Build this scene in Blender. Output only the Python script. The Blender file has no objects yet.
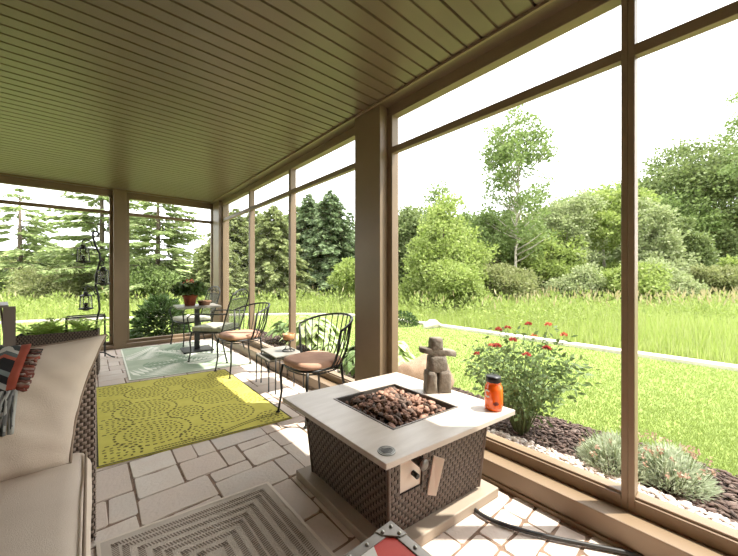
import bpy, bmesh, math, random
import numpy as np
from mathutils import Vector, Matrix, noise
random.seed(7); rng = np.random.default_rng(11)
SC = bpy.context.scene; COL = SC.collection
pi, sin, cos, tan, rad = math.pi, math.sin, math.cos, math.tan, math.radians

# ------------------------------------------------------------------ camera
YAW = rad(41.1); CS, SN = cos(YAW), sin(YAW); F = 320.0; CAMZ = 1.2
cam = bpy.data.cameras.new('camera'); co = bpy.data.objects.new('camera', cam); COL.objects.link(co)
co.location = (0, 0, CAMZ); co.rotation_euler = (pi/2, 0, -YAW)
cam.sensor_width = 36; cam.lens = 36*F/738; cam.shift_y = -3.0/738; cam.clip_start = .02; cam.clip_end = 400
SC.camera = co
def bearing(u, d):                                   # plan position at a bearing (image column) and depth
    r = (u-369)/F*d
    return (CS*r+SN*d, CS*d-SN*r)
def L(c):                                            # sRGB 0-255 -> linear
    return tuple(((v/255)/12.92 if v/255 <= .04045 else ((v/255+.055)/1.055)**2.4) for v in c)

# ------------------------------------------------------------------ materials
def mat(name, col, rough=.6, var=None, scale=6, bump=0, bscale=40, metal=0, spec=.5, stretch=None, island=None, trans=0, alpha=None, ior=None, transmission=0):
    m = bpy.data.materials.new(name); m.use_nodes = True
    nt = m.node_tree; nd = nt.nodes; lk = nt.links
    b = nd['Principled BSDF']; out = nd['Material Output']
    b.inputs['Roughness'].default_value = rough; b.inputs['Metallic'].default_value = metal
    b.inputs['Specular IOR Level'].default_value = spec
    c1 = L(col)+(1,)
    b.inputs['Base Color'].default_value = c1
    tc = nd.new('ShaderNodeTexCoord'); src = tc.outputs['Object']
    if stretch:
        mp = nd.new('ShaderNodeMapping'); mp.inputs['Scale'].default_value = stretch
        lk.new(src, mp.inputs['Vector']); src = mp.outputs[0]
    csock = None
    if island:                                       # list of colours picked per leaf / stone / chip
        g = nd.new('ShaderNodeNewGeometry'); cr = nd.new('ShaderNodeValToRGB')
        els = cr.color_ramp.elements
        n = len(island)
        els[0].color = L(island[0])+(1,); els[0].position = 0
        els[1].color = L(island[-1])+(1,); els[1].position = 1
        for i in range(1, n-1):
            e = els.new(i/(n-1)); e.color = L(island[i])+(1,)
        lk.new(g.outputs['Random Per Island'], cr.inputs[0]); csock = cr.outputs[0]
    if var:
        nz = nd.new('ShaderNodeTexNoise'); nz.inputs['Scale'].default_value = scale; nz.inputs['Detail'].default_value = 5
        lk.new(src, nz.inputs['Vector'])
        mx = nd.new('ShaderNodeMix'); mx.data_type = 'RGBA'
        if csock:
            mx.inputs[0].default_value = .5
            cr2 = nd.new('ShaderNodeMapRange'); cr2.inputs[1].default_value = .35; cr2.inputs[2].default_value = .65; cr2.inputs[4].default_value = .6
            lk.new(nz.outputs[0], cr2.inputs[0]); lk.new(cr2.outputs[0], mx.inputs[0])
            lk.new(csock, mx.inputs[6]); mx.inputs[7].default_value = L(var)+(1,)
        else:
            cr2 = nd.new('ShaderNodeMapRange'); cr2.inputs[1].default_value = .35; cr2.inputs[2].default_value = .65
            lk.new(nz.outputs[0], cr2.inputs[0]); lk.new(cr2.outputs[0], mx.inputs[0])
            mx.inputs[6].default_value = c1; mx.inputs[7].default_value = L(var)+(1,)
        csock = mx.outputs[2]
    if csock: lk.new(csock, b.inputs['Base Color'])
    if bump:
        nb = nd.new('ShaderNodeTexNoise'); nb.inputs['Scale'].default_value = bscale; nb.inputs['Detail'].default_value = 4
        lk.new(src, nb.inputs['Vector'])
        bp = nd.new('ShaderNodeBump'); bp.inputs['Strength'].default_value = bump; bp.inputs['Distance'].default_value = .01
        lk.new(nb.outputs[0], bp.inputs['Height']); lk.new(bp.outputs[0], b.inputs['Normal'])
    if transmission:
        b.inputs['Transmission Weight'].default_value = transmission
        if ior: b.inputs['IOR'].default_value = ior
    if trans:                                        # leaf translucency
        tr = nd.new('ShaderNodeBsdfTranslucent'); ms = nd.new('ShaderNodeMixShader'); ms.inputs[0].default_value = trans
        if csock: lk.new(csock, tr.inputs['Color'])
        else: tr.inputs['Color'].default_value = c1
        lk.new(b.outputs[0], ms.inputs[1]); lk.new(tr.outputs[0], ms.inputs[2]); lk.new(ms.outputs[0], out.inputs[0])
    return m
def screen_mat(name, col, cover, power=True):        # woven screen: open weave that closes up when seen at a slant
    m = bpy.data.materials.new(name); m.use_nodes = True
    nt = m.node_tree; nd = nt.nodes; lk = nt.links
    b = nd['Principled BSDF']; b.inputs['Base Color'].default_value = L(col)+(1,); b.inputs['Roughness'].default_value = .7
    tr = nd.new('ShaderNodeBsdfTransparent'); ms = nd.new('ShaderNodeMixShader')
    ge = nd.new('ShaderNodeNewGeometry'); dp = nd.new('ShaderNodeVectorMath'); dp.operation = 'DOT_PRODUCT'
    lk.new(ge.outputs['Normal'], dp.inputs[0]); lk.new(ge.outputs['Incoming'], dp.inputs[1])
    ab = nd.new('ShaderNodeMath'); ab.operation = 'ABSOLUTE'; lk.new(dp.outputs['Value'], ab.inputs[0])
    mxm = nd.new('ShaderNodeMath'); mxm.operation = 'MAXIMUM'; lk.new(ab.outputs[0], mxm.inputs[0]); mxm.inputs[1].default_value = .1
    dv = nd.new('ShaderNodeMath'); dv.operation = 'DIVIDE'; dv.inputs[0].default_value = cover; lk.new(mxm.outputs[0], dv.inputs[1])
    mn = nd.new('ShaderNodeMath'); mn.operation = 'MINIMUM'; lk.new(dv.outputs[0], mn.inputs[0]); mn.inputs[1].default_value = .9
    lk.new(mn.outputs[0], ms.inputs[0]); lk.new(tr.outputs[0], ms.inputs[1]); lk.new(b.outputs[0], ms.inputs[2])
    lk.new(ms.outputs[0], nd['Material Output'].inputs[0])
    return m
M = {}
M['frame'] = mat('frame_paint', (138,117,92), .42, var=(130,110,86), scale=3)
M['ceil'] = mat('ceiling_vinyl', (116,99,80), .33, var=(111,95,77), scale=2)
M['house'] = mat('house_siding', (226,219,208), .7)
M['joint'] = mat('joint_sand', (120,98,80), .95, var=(150,124,104), scale=14, bump=.6, bscale=90)
M['paver'] = mat('paver_stone', (215,202,188), .85, island=[(200,186,172),(216,204,192),(208,190,176),(226,215,202),(204,194,184)], var=(216,198,182), scale=7, bump=.35, bscale=55)
M['wicker'] = mat('dark_wicker', (94,80,69), .42, island=[(88,74,64),(102,87,75),(95,81,70)], bump=.2, bscale=120)
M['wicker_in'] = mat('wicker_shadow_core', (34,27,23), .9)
M['wicker2'] = mat('grey_brown_wicker', (132,112,96), .55, island=[(138,120,106),(160,141,126),(148,130,115)])
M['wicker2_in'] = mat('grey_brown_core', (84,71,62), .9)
M['wicker3'] = mat('taupe_wicker', (108,96,86), .55, island=[(96,84,75),(118,105,95),(108,96,86)])
M['tabletop'] = mat('pale_stone_top', (206,195,182), .30, var=(196,184,170), scale=3, stretch=(2,9,2), bump=.08, bscale=60)
M['plinth'] = mat('plinth_stone', (164,150,132), .6, var=(152,138,121), scale=4)
M['steel'] = mat('brushed_steel', (165,160,152), .3, metal=.9)
M['pan'] = mat('burner_pan', (112,104,96), .4, metal=.4)
M['badge'] = mat('badge_metal', (150,148,140), .4, metal=.5)
M['cream'] = mat('cream_plate', (226,212,194), .5)
M['black'] = mat('black_plastic', (22,20,19), .35)
M['grey'] = mat('grey_cap', (118,112,106), .35, metal=.5)
M['iron'] = mat('wrought_iron', (30,30,28), .4, var=(38,38,34), scale=20)
M['tan'] = mat('tan_cushion', (198,156,130), .9, var=(186,144,120), scale=10, bump=.2, bscale=200)
M['pale'] = mat('pale_sage_cushion', (196,194,176), .9, var=(170,170,150), scale=25, bump=.2, bscale=150)
M['mesh'] = screen_mat('chair_mesh', (70,78,62), .30)
M['insect'] = screen_mat('insect_screen', (150,146,136), .05)
M['lava'] = [mat('lava_rock_a', (150,116,98), .9, var=(116,88,74), scale=30, bump=1, bscale=60),
             mat('lava_rock_b', (116,96,84), .9, var=(88,72,64), scale=30, bump=1, bscale=60),
             mat('lava_rock_c', (184,144,122), .9, var=(142,106,90), scale=30, bump=1, bscale=60)]
M['carved'] = mat('carved_stone', (144,134,120), .85, var=(122,112,100), scale=16, bump=.8, bscale=45)
M['boulder'] = mat('sandstone_boulder', (158,134,110), .9, var=(128,104,82), scale=7, bump=.8, bscale=14)
M['amber'] = mat('orange_wax', (250,108,22), .12, var=(240,88,12), scale=8, spec=.8)
M['dregs'] = mat('dark_wax_marks', (120,34,6), .4)
M['glass'] = mat('jar_glass', (255,140,60), .05, transmission=1, ior=1.3)
M['lid'] = mat('black_lid', (26,24,24), .35)
M['white'] = mat('white_print', (240,232,220), .6)
M['linen'] = mat('beige_linen', (214,198,181), .95, var=(205,188,170), scale=4, bump=.25, bscale=350)
M['piping'] = mat('linen_piping', (150,130,112), .9)
M['lime'] = mat('lime_rug_weave', (214,205,98), .95, var=(206,196,88), scale=9, bump=.4, bscale=300)
M['olive'] = mat('olive_rug_yarn', (112,104,44), .95)
M['rugedge'] = mat('dark_rug_binding', (62,56,40), .95)
M['sage'] = mat('sage_rug', (184,194,170), .95, var=(172,184,158), scale=5, bump=.3, bscale=300)
M['sagelight'] = mat('sage_rug_leaf', (232,234,218), .95)
M['sagedark'] = mat('sage_rug_dark_leaf', (146,166,138), .95)
M['mat_a'] = mat('taupe_mat', (206,194,179), .95, bump=.5, bscale=240)
M['mat_b'] = mat('brown_mat_yarn', (138,124,110), .95)
M['trunk_steel'] = mat('galvanised_trim', (150,144,136), .35, metal=.8, var=(128,122,114), scale=10)
M['red'] = mat('red_paint', (206,70,54), .5, var=(190,58,46), scale=6)
M['tin'] = mat('white_paint', (222,214,204), .5)
M['hose'] = mat('black_rubber', (40,38,36), .5)
M['terra'] = mat('terracotta', (168,88,58), .85, var=(148,74,48), scale=12)
M['clay'] = mat('brown_clay', (126,92,70), .8)
M['soil'] = mat('dark_soil', (50,38,30), 1)
M['amberbowl'] = mat('amber_glass_bowl', (190,142,100), .25, var=(172,122,80), scale=10)
M['candle'] = mat('candle_wax', (236,226,204), .5)
M['lantglass'] = screen_mat('lantern_glass', (210,210,205), .10)
M['slate'] = mat('slate_top', (150,146,136), .35, var=(134,130,120), scale=12)
M['concrete'] = mat('pale_concrete', (206,198,186), .9, var=(190,182,170), scale=3, bump=.3, bscale=30)
M['pebble'] = mat('white_pebbles', (205,190,178), .8, island=[(214,202,192),(190,172,160),(228,220,212),(168,146,134),(204,186,172),(220,208,198)])
M['pebblebed'] = mat('gravel_bed', (168,150,136), 1, var=(120,104,92), scale=60, bump=1, bscale=80)
M['mulch'] = mat('mulch_chips', (70,54,46), .95, island=[(54,42,38),(86,68,60),(104,86,78),(66,50,44),(120,104,94)])
M['mulchbed'] = mat('mulch_bed', (58,44,38), 1, var=(40,30,26), scale=40, bump=1, bscale=60)
M['lawnbase'] = mat('lawn_soil', (134,150,78), 1, var=(122,138,72), scale=3)
M['lawn'] = mat('lawn_grass', (120,160,50), .6, island=[(138,156,80),(149,166,90),(160,176,98),(132,150,76),(168,180,108)], trans=.35)
M['meadowbase'] = mat('meadow_soil', (128,138,84), 1, var=(140,146,94), scale=.5)
M['meadow'] = mat('meadow_grass', (150,180,80), .7, island=[(154,172,86),(168,186,98),(178,190,112),(160,178,90),(184,190,130),(144,162,82)], trans=.35)
M['straw'] = mat('seed_heads', (206,190,140), .8, island=[(180,170,124),(168,154,110),(190,182,142)], trans=.3)
M['hill'] = mat('hazy_field', (150,176,104), 1, var=(170,190,124), scale=.05)
def leafm(name, cols, tr=.4, var=None, scale=.6):
    cols = [tuple(int(v*.83) if i < 2 else int(v*.88) for i, v in enumerate(c)) for c in cols]
    return mat(name, cols[0], .55, island=cols, trans=tr, spec=.3, var=var, scale=scale)
M['leaf_lime'] = leafm('lime_leaves', [(164,186,84),(184,204,104),(196,212,120),(150,174,78)])
M['leaf_mid'] = leafm('mid_green_leaves', [(134,160,80),(154,178,98),(172,192,114),(122,148,74)])
M['leaf_dark'] = leafm('dark_green_leaves', [(126,146,78),(146,164,92),(162,178,108),(112,132,70)], .3)
M['leaf_pale'] = leafm('pale_green_leaves', [(172,188,116),(192,206,138),(206,214,154),(158,176,104)])
M['leaf_olive'] = leafm('olive_leaves', [(152,164,92),(172,180,110),(182,186,122),(138,150,82)])
M['needle'] = leafm('blue_green_needles', [(116,140,86),(136,158,102),(152,172,116),(102,126,78)], .2)
M['needle_y'] = leafm('yellow_green_needles', [(150,164,92),(170,182,112),(182,192,124),(130,146,80)], .3)
M['needle_l'] = leafm('larch_needles', [(150,172,96),(170,190,114),(186,202,130),(132,154,84)], .35)
M['bark'] = mat('grey_bark', (110,98,84), .95, var=(84,74,62), scale=8)
M['birch'] = mat('pale_bark', (196,188,172), .9, var=(150,142,128), scale=8)
M['leaf_deep'] = leafm('deep_green_leaves', [(62,88,42),(82,110,52),(100,128,66),(52,74,36)], .3)
M['leaf_hosta'] = leafm('hosta_leaves', [(112,146,72),(138,168,92),(160,184,116)], .3)
M['leaf_vari'] = mat('variegated_hosta_leaves', (190,206,140), .5, island=[(186,204,136),(206,218,166),(160,186,112),(216,222,180)], trans=.35)
M['leaf_silver'] = mat('silver_leaves', (210,218,184), .6, island=[(182,192,160),(200,208,182),(166,180,144),(212,216,194)], trans=.4)
M['leaf_bush'] = leafm('bush_leaves', [(104,130,68),(124,150,82),(146,170,100),(90,114,60)], .3)
M['leaf_fern'] = leafm('fern_fronds', [(196,230,100),(214,244,122),(230,250,146)], .6)
M['leaf_begonia'] = leafm('begonia_leaves', [(84,112,58),(104,132,70),(128,154,86),(92,98,60)], .25)
M['stem'] = mat('green_stem', (96,112,58), .8)
M['petal'] = mat('red_petals', (206,58,44), .7, island=[(176,62,54),(196,88,76),(156,48,44),(196,112,100)], trans=.3)
M['petal_o'] = mat('coral_petals', (226,98,72), .7, island=[(206,104,78),(218,132,104),(190,88,66)], trans=.3)
M['petal_p'] = mat('dusty_pink_petals', (204,170,150), .8, island=[(200,168,146),(184,146,128),(206,180,156)], trans=.3)
M['throw'] = None

# ------------------------------------------------------------------ object helpers
def link(o, parent=None):
    COL.objects.link(o)
    if parent: o.parent = parent
    return o
def tag(o, label, cat, group=None, kind=None):
    o['label'] = label
    if cat: o['category'] = cat
    if group: o['group'] = group
    if kind: o['kind'] = kind
    return o
def thing(name, label, cat, loc=(0,0,0), rz=0, group=None):
    o = bpy.data.objects.new(name, None); o.empty_display_size = .1; link(o)
    o.location = loc; o.rotation_euler = (0, 0, rz)
    return tag(o, label, cat, group)
class MB:
    def __init__(s): s.v = []; s.f = []; s.mi = []; s.m = 0; s.sm = []; s.smooth = False
    def add(s, vs, fs):
        n = len(s.v); s.v += [tuple(v) for v in vs]
        for f in fs: s.f.append(tuple(i+n for i in f)); s.mi.append(s.m); s.sm.append(s.smooth)
        return s
    def box(s, lo, hi, rot=None, c=None):
        x0,y0,z0 = lo; x1,y1,z1 = hi
        vs = [Vector(p) for p in ((x0,y0,z0),(x1,y0,z0),(x1,y1,z0),(x0,y1,z0),(x0,y0,z1),(x1,y0,z1),(x1,y1,z1),(x0,y1,z1))]
        if rot is not None:
            c = Vector(c) if c is not None else sum(vs, Vector())/8
            vs = [rot @ (v-c)+c for v in vs]
        return s.add(vs, [(0,3,2,1),(4,5,6,7),(0,1,5,4),(1,2,6,5),(2,3,7,6),(3,0,4,7)])
    def hexa(s, b, t):                               # bottom quad (ccw from above) and top quad
        return s.add(list(b)+list(t), [(0,3,2,1),(4,5,6,7),(0,1,5,4),(1,2,6,5),(2,3,7,6),(3,0,4,7)])
    def prism(s, poly, z0, z1):
        n = len(poly); vs = [(x,y,z0) for x,y in poly]+[(x,y,z1) for x,y in poly]
        return s.add(vs, [tuple(range(n-1,-1,-1)), tuple(range(n,2*n))]+[(i,(i+1)%n,(i+1)%n+n,i+n) for i in range(n)])
    def tube(s, pts, r, seg=8, closed=False, cap=True):
        pts = [Vector(p) for p in pts]; n = len(pts); rs = r if isinstance(r, (list,tuple)) else [r]*n
        sm = s.smooth; s.smooth = True
        def tng(i):
            if closed: return (pts[(i+1)%n]-pts[i-1]).normalized()
            return (pts[min(i+1,n-1)]-pts[max(i-1,0)]).normalized()
        t = tng(0); a = Vector((0,0,1)) if abs(t.z) < .9 else Vector((1,0,0))
        nx = t.cross(a).normalized(); vs = []
        for i in range(n):
            t2 = tng(i); nx = (nx - t2*nx.dot(t2))
            nx = nx.normalized() if nx.length > 1e-6 else t2.orthogonal().normalized()
            by = t2.cross(nx)
            for k in range(seg):
                an = 2*pi*k/seg; vs.append(pts[i]+(nx*cos(an)+by*sin(an))*rs[i])
        fs = []
        for i in range(n if closed else n-1):
            j = (i+1)%n
            for k in range(seg): fs.append((i*seg+k, i*seg+(k+1)%seg, j*seg+(k+1)%seg, j*seg+k))
        if cap and not closed: fs += [tuple(range(seg-1,-1,-1)), tuple(range((n-1)*seg, n*seg))]
        s.add(vs, fs); s.smooth = sm
        return s
    def lathe(s, prof, seg=24, c=(0,0,0)):
        sm = s.smooth; s.smooth = True; vs = []; n = len(prof)
        for r, z in prof:
            for k in range(seg):
                a = 2*pi*k/seg; vs.append((c[0]+r*cos(a), c[1]+r*sin(a), c[2]+z))
        fs = [(i*seg+k, i*seg+(k+1)%seg, (i+1)*seg+(k+1)%seg, (i+1)*seg+k) for i in range(n-1) for k in range(seg)]
        fs += [tuple(range(seg-1,-1,-1)), tuple(range((n-1)*seg, n*seg))]
        s.add(vs, fs); s.smooth = sm
        return s
    def blob(s, c, r, sub=2, amp=.2, fr=1.5, seed=0, flat=False, rot=None):
        bm = bmesh.new(); bmesh.ops.create_icosphere(bm, subdivisions=sub, radius=1)
        vs = []
        for v in bm.verts:
            k = 1+amp*noise.noise(v.co*fr+Vector((seed*3.1, seed*1.7, seed)))
            p = Vector((v.co.x*r[0]*k, v.co.y*r[1]*k, v.co.z*r[2]*k))
            if rot is not None: p = rot @ p
            vs.append(p+Vector(c))
        fs = [tuple(v.index for v in f.verts) for f in bm.faces]; bm.free()
        sm = s.smooth; s.smooth = not flat; s.add(vs, fs); s.smooth = sm
        return s
    def build(s, name, m, parent=None, bevel=0, bseg=2, sub=0, xf=None):
        me = bpy.data.meshes.new(name)
        vs = s.v if xf is None else [tuple(xf(Vector(v))) for v in s.v]
        me.from_pydata(vs, [], s.f)
        for mm in (m if isinstance(m, (list,tuple)) else [m]): me.materials.append(mm)
        me.polygons.foreach_set('material_index', s.mi); me.polygons.foreach_set('use_smooth', s.sm)
        me.update()
        o = bpy.data.objects.new(name, me); link(o, parent)
        if bevel:
            b = o.modifiers.new('bevel', 'BEVEL'); b.width = bevel; b.segments = bseg; b.limit_method = 'ANGLE'; b.angle_limit = rad(35)
            if bevel > 0.004: b.harden_normals = False
        if sub:
            d = o.modifiers.new('subdivision', 'SUBSURF'); d.levels = sub; d.render_levels = sub
        return o
def rotz(a): return Matrix.Rotation(a, 3, 'Z')
def smoothed(o):
    o.data.polygons.foreach_set('use_smooth', [True]*len(o.data.polygons)); return o
def npmesh(name, V, nper, m, parent=None):           # V (N*nper,3): N polygons of nper corners
    me = bpy.data.meshes.new(name); n = len(V); k = n//nper
    me.vertices.add(n); me.vertices.foreach_set('co', np.asarray(V, dtype=np.float32).ravel())
    me.loops.add(n); me.loops.foreach_set('vertex_index', np.arange(n, dtype=np.int32))
    me.polygons.add(k); me.polygons.foreach_set('loop_start', np.arange(0, n, nper, dtype=np.int32))
    me.polygons.foreach_set('loop_total', np.full(k, nper, dtype=np.int32))
    me.materials.append(m); me.update(); me.validate()
    o = bpy.data.objects.new(name, me); return link(o, parent)
def unit(a): return a/np.maximum(np.linalg.norm(a, axis=1, keepdims=True), 1e-9)
def leaves(P, D, ln, wd, fold=.15):                  # kite shaped leaves at P pointing along D
    n = len(P); D = unit(D); R = unit(np.cross(D, rng.normal(size=(n,3)))); N = np.cross(D, R)
    ln = np.broadcast_to(ln, n)[:,None]; wd = np.broadcast_to(wd, n)[:,None]
    mid = P+D*ln*.45
    V = np.stack([P, mid+R*wd*.5+N*wd*fold, P+D*ln, mid-R*wd*.5+N*wd*fold], axis=1)
    return V.reshape(-1,3)
def blades(P, h, w, lean):                           # grass blades (triangles)
    n = len(P); a = rng.uniform(0, 2*pi, n); l = rng.uniform(0, 1, n)*lean
    b = rng.uniform(0, 2*pi, n)
    tip = P+np.stack([cos_(b)*l*h, sin_(b)*l*h, h], 1)
    s = np.stack([cos_(a), sin_(a), a*0], 1)*np.reshape(w, (-1,1))*.5
    return np.stack([P-s, P+s, tip], axis=1).reshape(-1,3)
cos_, sin_ = np.cos, np.sin

# ================================================================== THE PORCH SHELL
def struct(o, label=None):
    o['kind'] = 'structure'
    if label: o['label'] = label
    return o
XC, XF = 1.755, 1.86                                  # kerb face and window frame plane, right wall
YC, YF = 6.60, 6.70                                   # the same for the end wall
CEIL = 2.587; T0, T1 = 2.196, 2.248; HB = 2.507
XL, YB = -3.0, -1.8
# floor: sand bed plus tumbled pavers in mixed sizes, one mesh
fb = MB()
fb.box((XL-.1, YB-.1, -.12), (2.05, 6.9, -.005))
fb.m = 1
U = .118; nx = int((XC-XL)/U)+2; ny = int((YC-YB)/U)+2
used = [[False]*ny for _ in range(nx)]
shapes = [(2,2),(2,3),(3,2),(2,1),(1,2),(3,3),(2,2),(3,2),(2,3)]
def paver(x0, y0, x1, y1):
    g = random.uniform(.0022, .005); h = random.uniform(-.003, .0015)
    j = lambda: random.uniform(-.006, .006)
    def clipx(x): return min(x, XC-.004)
    c = random.uniform(.006, .016)
    X0, X1, Y0, Y1 = x0+g, clipx(x1-g), y0+g, min(y1-g, YC-.004)
    if X1-X0 < .03 or Y1-Y0 < .03: return
    raw = [(X0+c,Y0),((X0+X1)/2,Y0+j()*.6),(X1-c,Y0),(X1,Y0+c),(X1,Y1-c),(X1-c,Y1),((X0+X1)/2,Y1+j()*.6),(X0+c,Y1),(X0,Y1-c),(X0,Y0+c)]
    raw = [(min(a+j()*.7, XC-.003), min(b+j()*.7, YC-.003)) for a,b in raw]
    cx = sum(p[0] for p in raw)/10; cy = sum(p[1] for p in raw)/10
    ins = [(cx+(a-cx)*(1-.0045/max(.05,abs(a-cx)+abs(b-cy))*1.2), cy+(b-cy)*(1-.0045/max(.05,abs(a-cx)+abs(b-cy))*1.2)) for a,b in raw]
    n = 10
    vs = [(a,b,-.02) for a,b in raw]+[(a,b,-.007+h) for a,b in raw]+[(a,b,h) for a,b in ins]
    fs = [tuple(range(2*n,3*n))]
    for k in (0,1): fs += [(k*n+i, k*n+(i+1)%n, (k+1)*n+(i+1)%n, (k+1)*n+i) for i in range(n)]
    fb.add(vs, fs)
for i in range(nx):
    for jy in range(ny):
        if used[i][jy]: continue
        opts = shapes[:]; random.shuffle(opts); opts.append((1,1))
        for w, d in opts:
            if i+w <= nx and jy+d <= ny and not any(used[i+a][jy+b] for a in range(w) for b in range(d)):
                for a in range(w):
                    for b in range(d): used[i+a][jy+b] = True
                paver(XL+i*U, YB+jy*U, XL+(i+w)*U, YB+(jy+d)*U); break
struct(fb.build('floor', [M['joint'], M['paver']]), 'tumbled beige concrete pavers with sandy joints')
# ceiling: beaded vinyl boards running across the porch
cb = MB(); y = YB; prof = []
while y < YC+.1:
    dp = .016 if round((y-YB)/.0995) % 3 == 0 else .011
    prof += [(y, CEIL), (y+.083, CEIL), (y+.086, CEIL+dp), (y+.096, CEIL+dp)]
    y += .0995
n = len(prof)
vs = [(XL, a, b) for a,b in prof]+[(XF-.11, a, b) for a,b in prof]
cb.add(vs, [(i, i+n, i+n+1, i+1)[::-1] for i in range(n-1)])
cb.box((XL-.1, YB-.1, CEIL+.03), (2.06, 6.95, CEIL+.22))
cb.box((XF-.115, YB, CEIL-.004), (1.935, 6.775, CEIL+.03))
cb.box((XL, YC-.015, CEIL-.004), (1.93, 6.775, CEIL+.03))
struct(cb.build('ceiling', M['ceil']), 'brown beaded vinyl board ceiling')
def pc(name, boxes, label, bev=.004):
    b = MB()
    for lo, hi in boxes: b.box(lo, hi)
    return struct(b.build(name, M['frame'], bevel=bev), label)
pc('trim_1', [((XF-.128,YB,CEIL-.018),(XF-.112,YC,CEIL)), ((XF-.112,YB,CEIL-.010),(XF-.10,YC,CEIL-.003))], 'bead trim where the ceiling meets the right wall', .002)
pc('trim_2', [((XL,YC-.03,CEIL-.018),(XF-.1,YC-.014,CEIL))], 'bead trim where the ceiling meets the end wall', .002)
pc('wall_right', [((XC,YB,-.1),(1.985,6.75,.118)), ((XF,YB,HB+.012),(1.935,6.775,CEIL)), ((XC-.012,YB,-.05),(XC,YC,.02))], 'taupe kerb and header of the window side')
pc('wall_far', [((XL,YC,-.1),(1.90,6.85,.066)), ((XL,YF,HB-.01),(1.93,6.775,CEIL))], 'taupe kerb and header of the end wall')
lw = MB(); lw.box((XL-.15,YB-.15,-.1),(XL,6.9,CEIL)); z=.12
struct(lw.build('wall_left', M['house']), 'house wall')
bw = MB(); bw.box((XL,YB-.15,-.1),(2.05,YB,CEIL))
struct(bw.build('wall_back', M['house']), 'house wall behind the seating')
pc('trim_3', [((1.772,1.898,.118),(1.985,2.224,CEIL)),((1.768,1.894,.118),(1.99,2.228,.16))], 'broad taupe post on the right wall')
pc('trim_4', [((1.80,6.30,.066),(1.985,6.80,CEIL))], 'taupe corner post')
pc('trim_5', [((.289,6.572,0),(.452,6.80,CEIL))], 'taupe post on the end wall')
pc('trim_6', [((-1.62,6.572,0),(-1.46,6.80,CEIL))], 'taupe post at the left of the end wall')
# windows: frame (jambs, rails, transom) and two screens each
wn = 0
def window_right(y0, y1, jl=.05, jr=.05):
    global wn; wn += 1
    b = MB(); x0, x1 = XF, 1.935
    b.box((x0,y0,.118),(x1,y0+jl,HB+.012)); b.box((x0,y1-jr,.118),(x1,y1,HB+.012))
    b.box((x0,y0+jl,.118),(x1,y1-jr,.178)); b.box((x0+.012,y0+jl,.178),(x1,y1-jr,.19))
    b.box((x0,y0+jl,HB-.004),(x1,y1-jr,HB+.012))
    f = b.build('window_%d' % wn, M['frame'], bevel=.003); struct(f, 'window bay in the right wall')
    t = MB(); t.box((x0,y0+jl,T0),(x0+.045,y1-jr,T1)); t.build('transom_bar', M['frame'], f, bevel=.003)
    s = MB(); s.add([(x0+.05,y0+jl,.19),(x0+.05,y1-jr,.19),(x0+.05,y1-jr,HB),(x0+.05,y0+jl,HB)], [(0,1,2,3)])
    s.build('screen', M['insect'], f)
def window_far(x0, x1, j0=.05, j1=.05):
    global wn; wn += 1
    b = MB(); y0, y1 = YF, 6.775
    b.box((x0,y0,.066),(x0+j0,y1,HB-.01)); b.box((x1-j1,y0,.066),(x1,y1,HB-.01))
    b.box((x0+j0,y0,.066),(x1-j1,y1,.112))
    b.box((x0+j0,y0,HB-.026),(x1-j1,y1,HB-.01))
    f = b.build('window_%d' % wn, M['frame'], bevel=.003); struct(f, 'window bay in the end wall')
    t = MB(); t.box((x0+j0,y0,T0),(x1-j1,y0+.045,T1)); t.build('transom_bar', M['frame'], f, bevel=.003)
    s = MB(); s.add([(x0+j0,y0+.05,.112),(x1-j1,y0+.05,.112),(x1-j1,y0+.05,HB-.02),(x0+j0,y0+.05,HB-.02)], [(0,1,2,3)])
    s.build('screen', M['insect'], f)
window_right(YB, -1.17); window_right(-1.17, .326, .05, .025); window_right(.326, 1.898, .025, .052)
window_right(2.224, 3.626, .052, .028); window_right(3.626, 4.952, .028, .031); window_right(4.952, 6.30, .031, .05)
window_far(.452, 1.80, .05, .022); window_far(-1.46, .289); window_far(XL, -1.62)

# ================================================================== RUGS (real quads on the pavers)
def quadmap(q):
    q = [Vector(p).to_3d() for p in q]                # q00, q10, q11, q01
    return lambda p: (q[0]*(1-p.x)*(1-p.y)+q[1]*p.x*(1-p.y)+q[2]*p.x*p.y+q[3]*(1-p.x)*p.y)+Vector((0,0,p.z))
def slab(b, z0, z1, a=0, e=1): b.box((a,a,z0),(e,e,z1))
def inset_rect(b, i0, i1, z, ax, ay):                # rectangular ring between insets i0<i1 (metres), ax, ay = metres per unit
    u0,u1,v0,v1 = i0/ax, i1/ax, i0/ay, i1/ay
    o = [(u0,v0),(1-u0,v0),(1-u0,1-v0),(u0,1-v0)]; n_ = [(u1,v1),(1-u1,v1),(1-u1,1-v1),(u1,1-v1)]
    b.add([(x,y,z) for x,y in o+n_], [(i,(i+1)%4,(i+1)%4+4,i+4) for i in range(4)])
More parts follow.
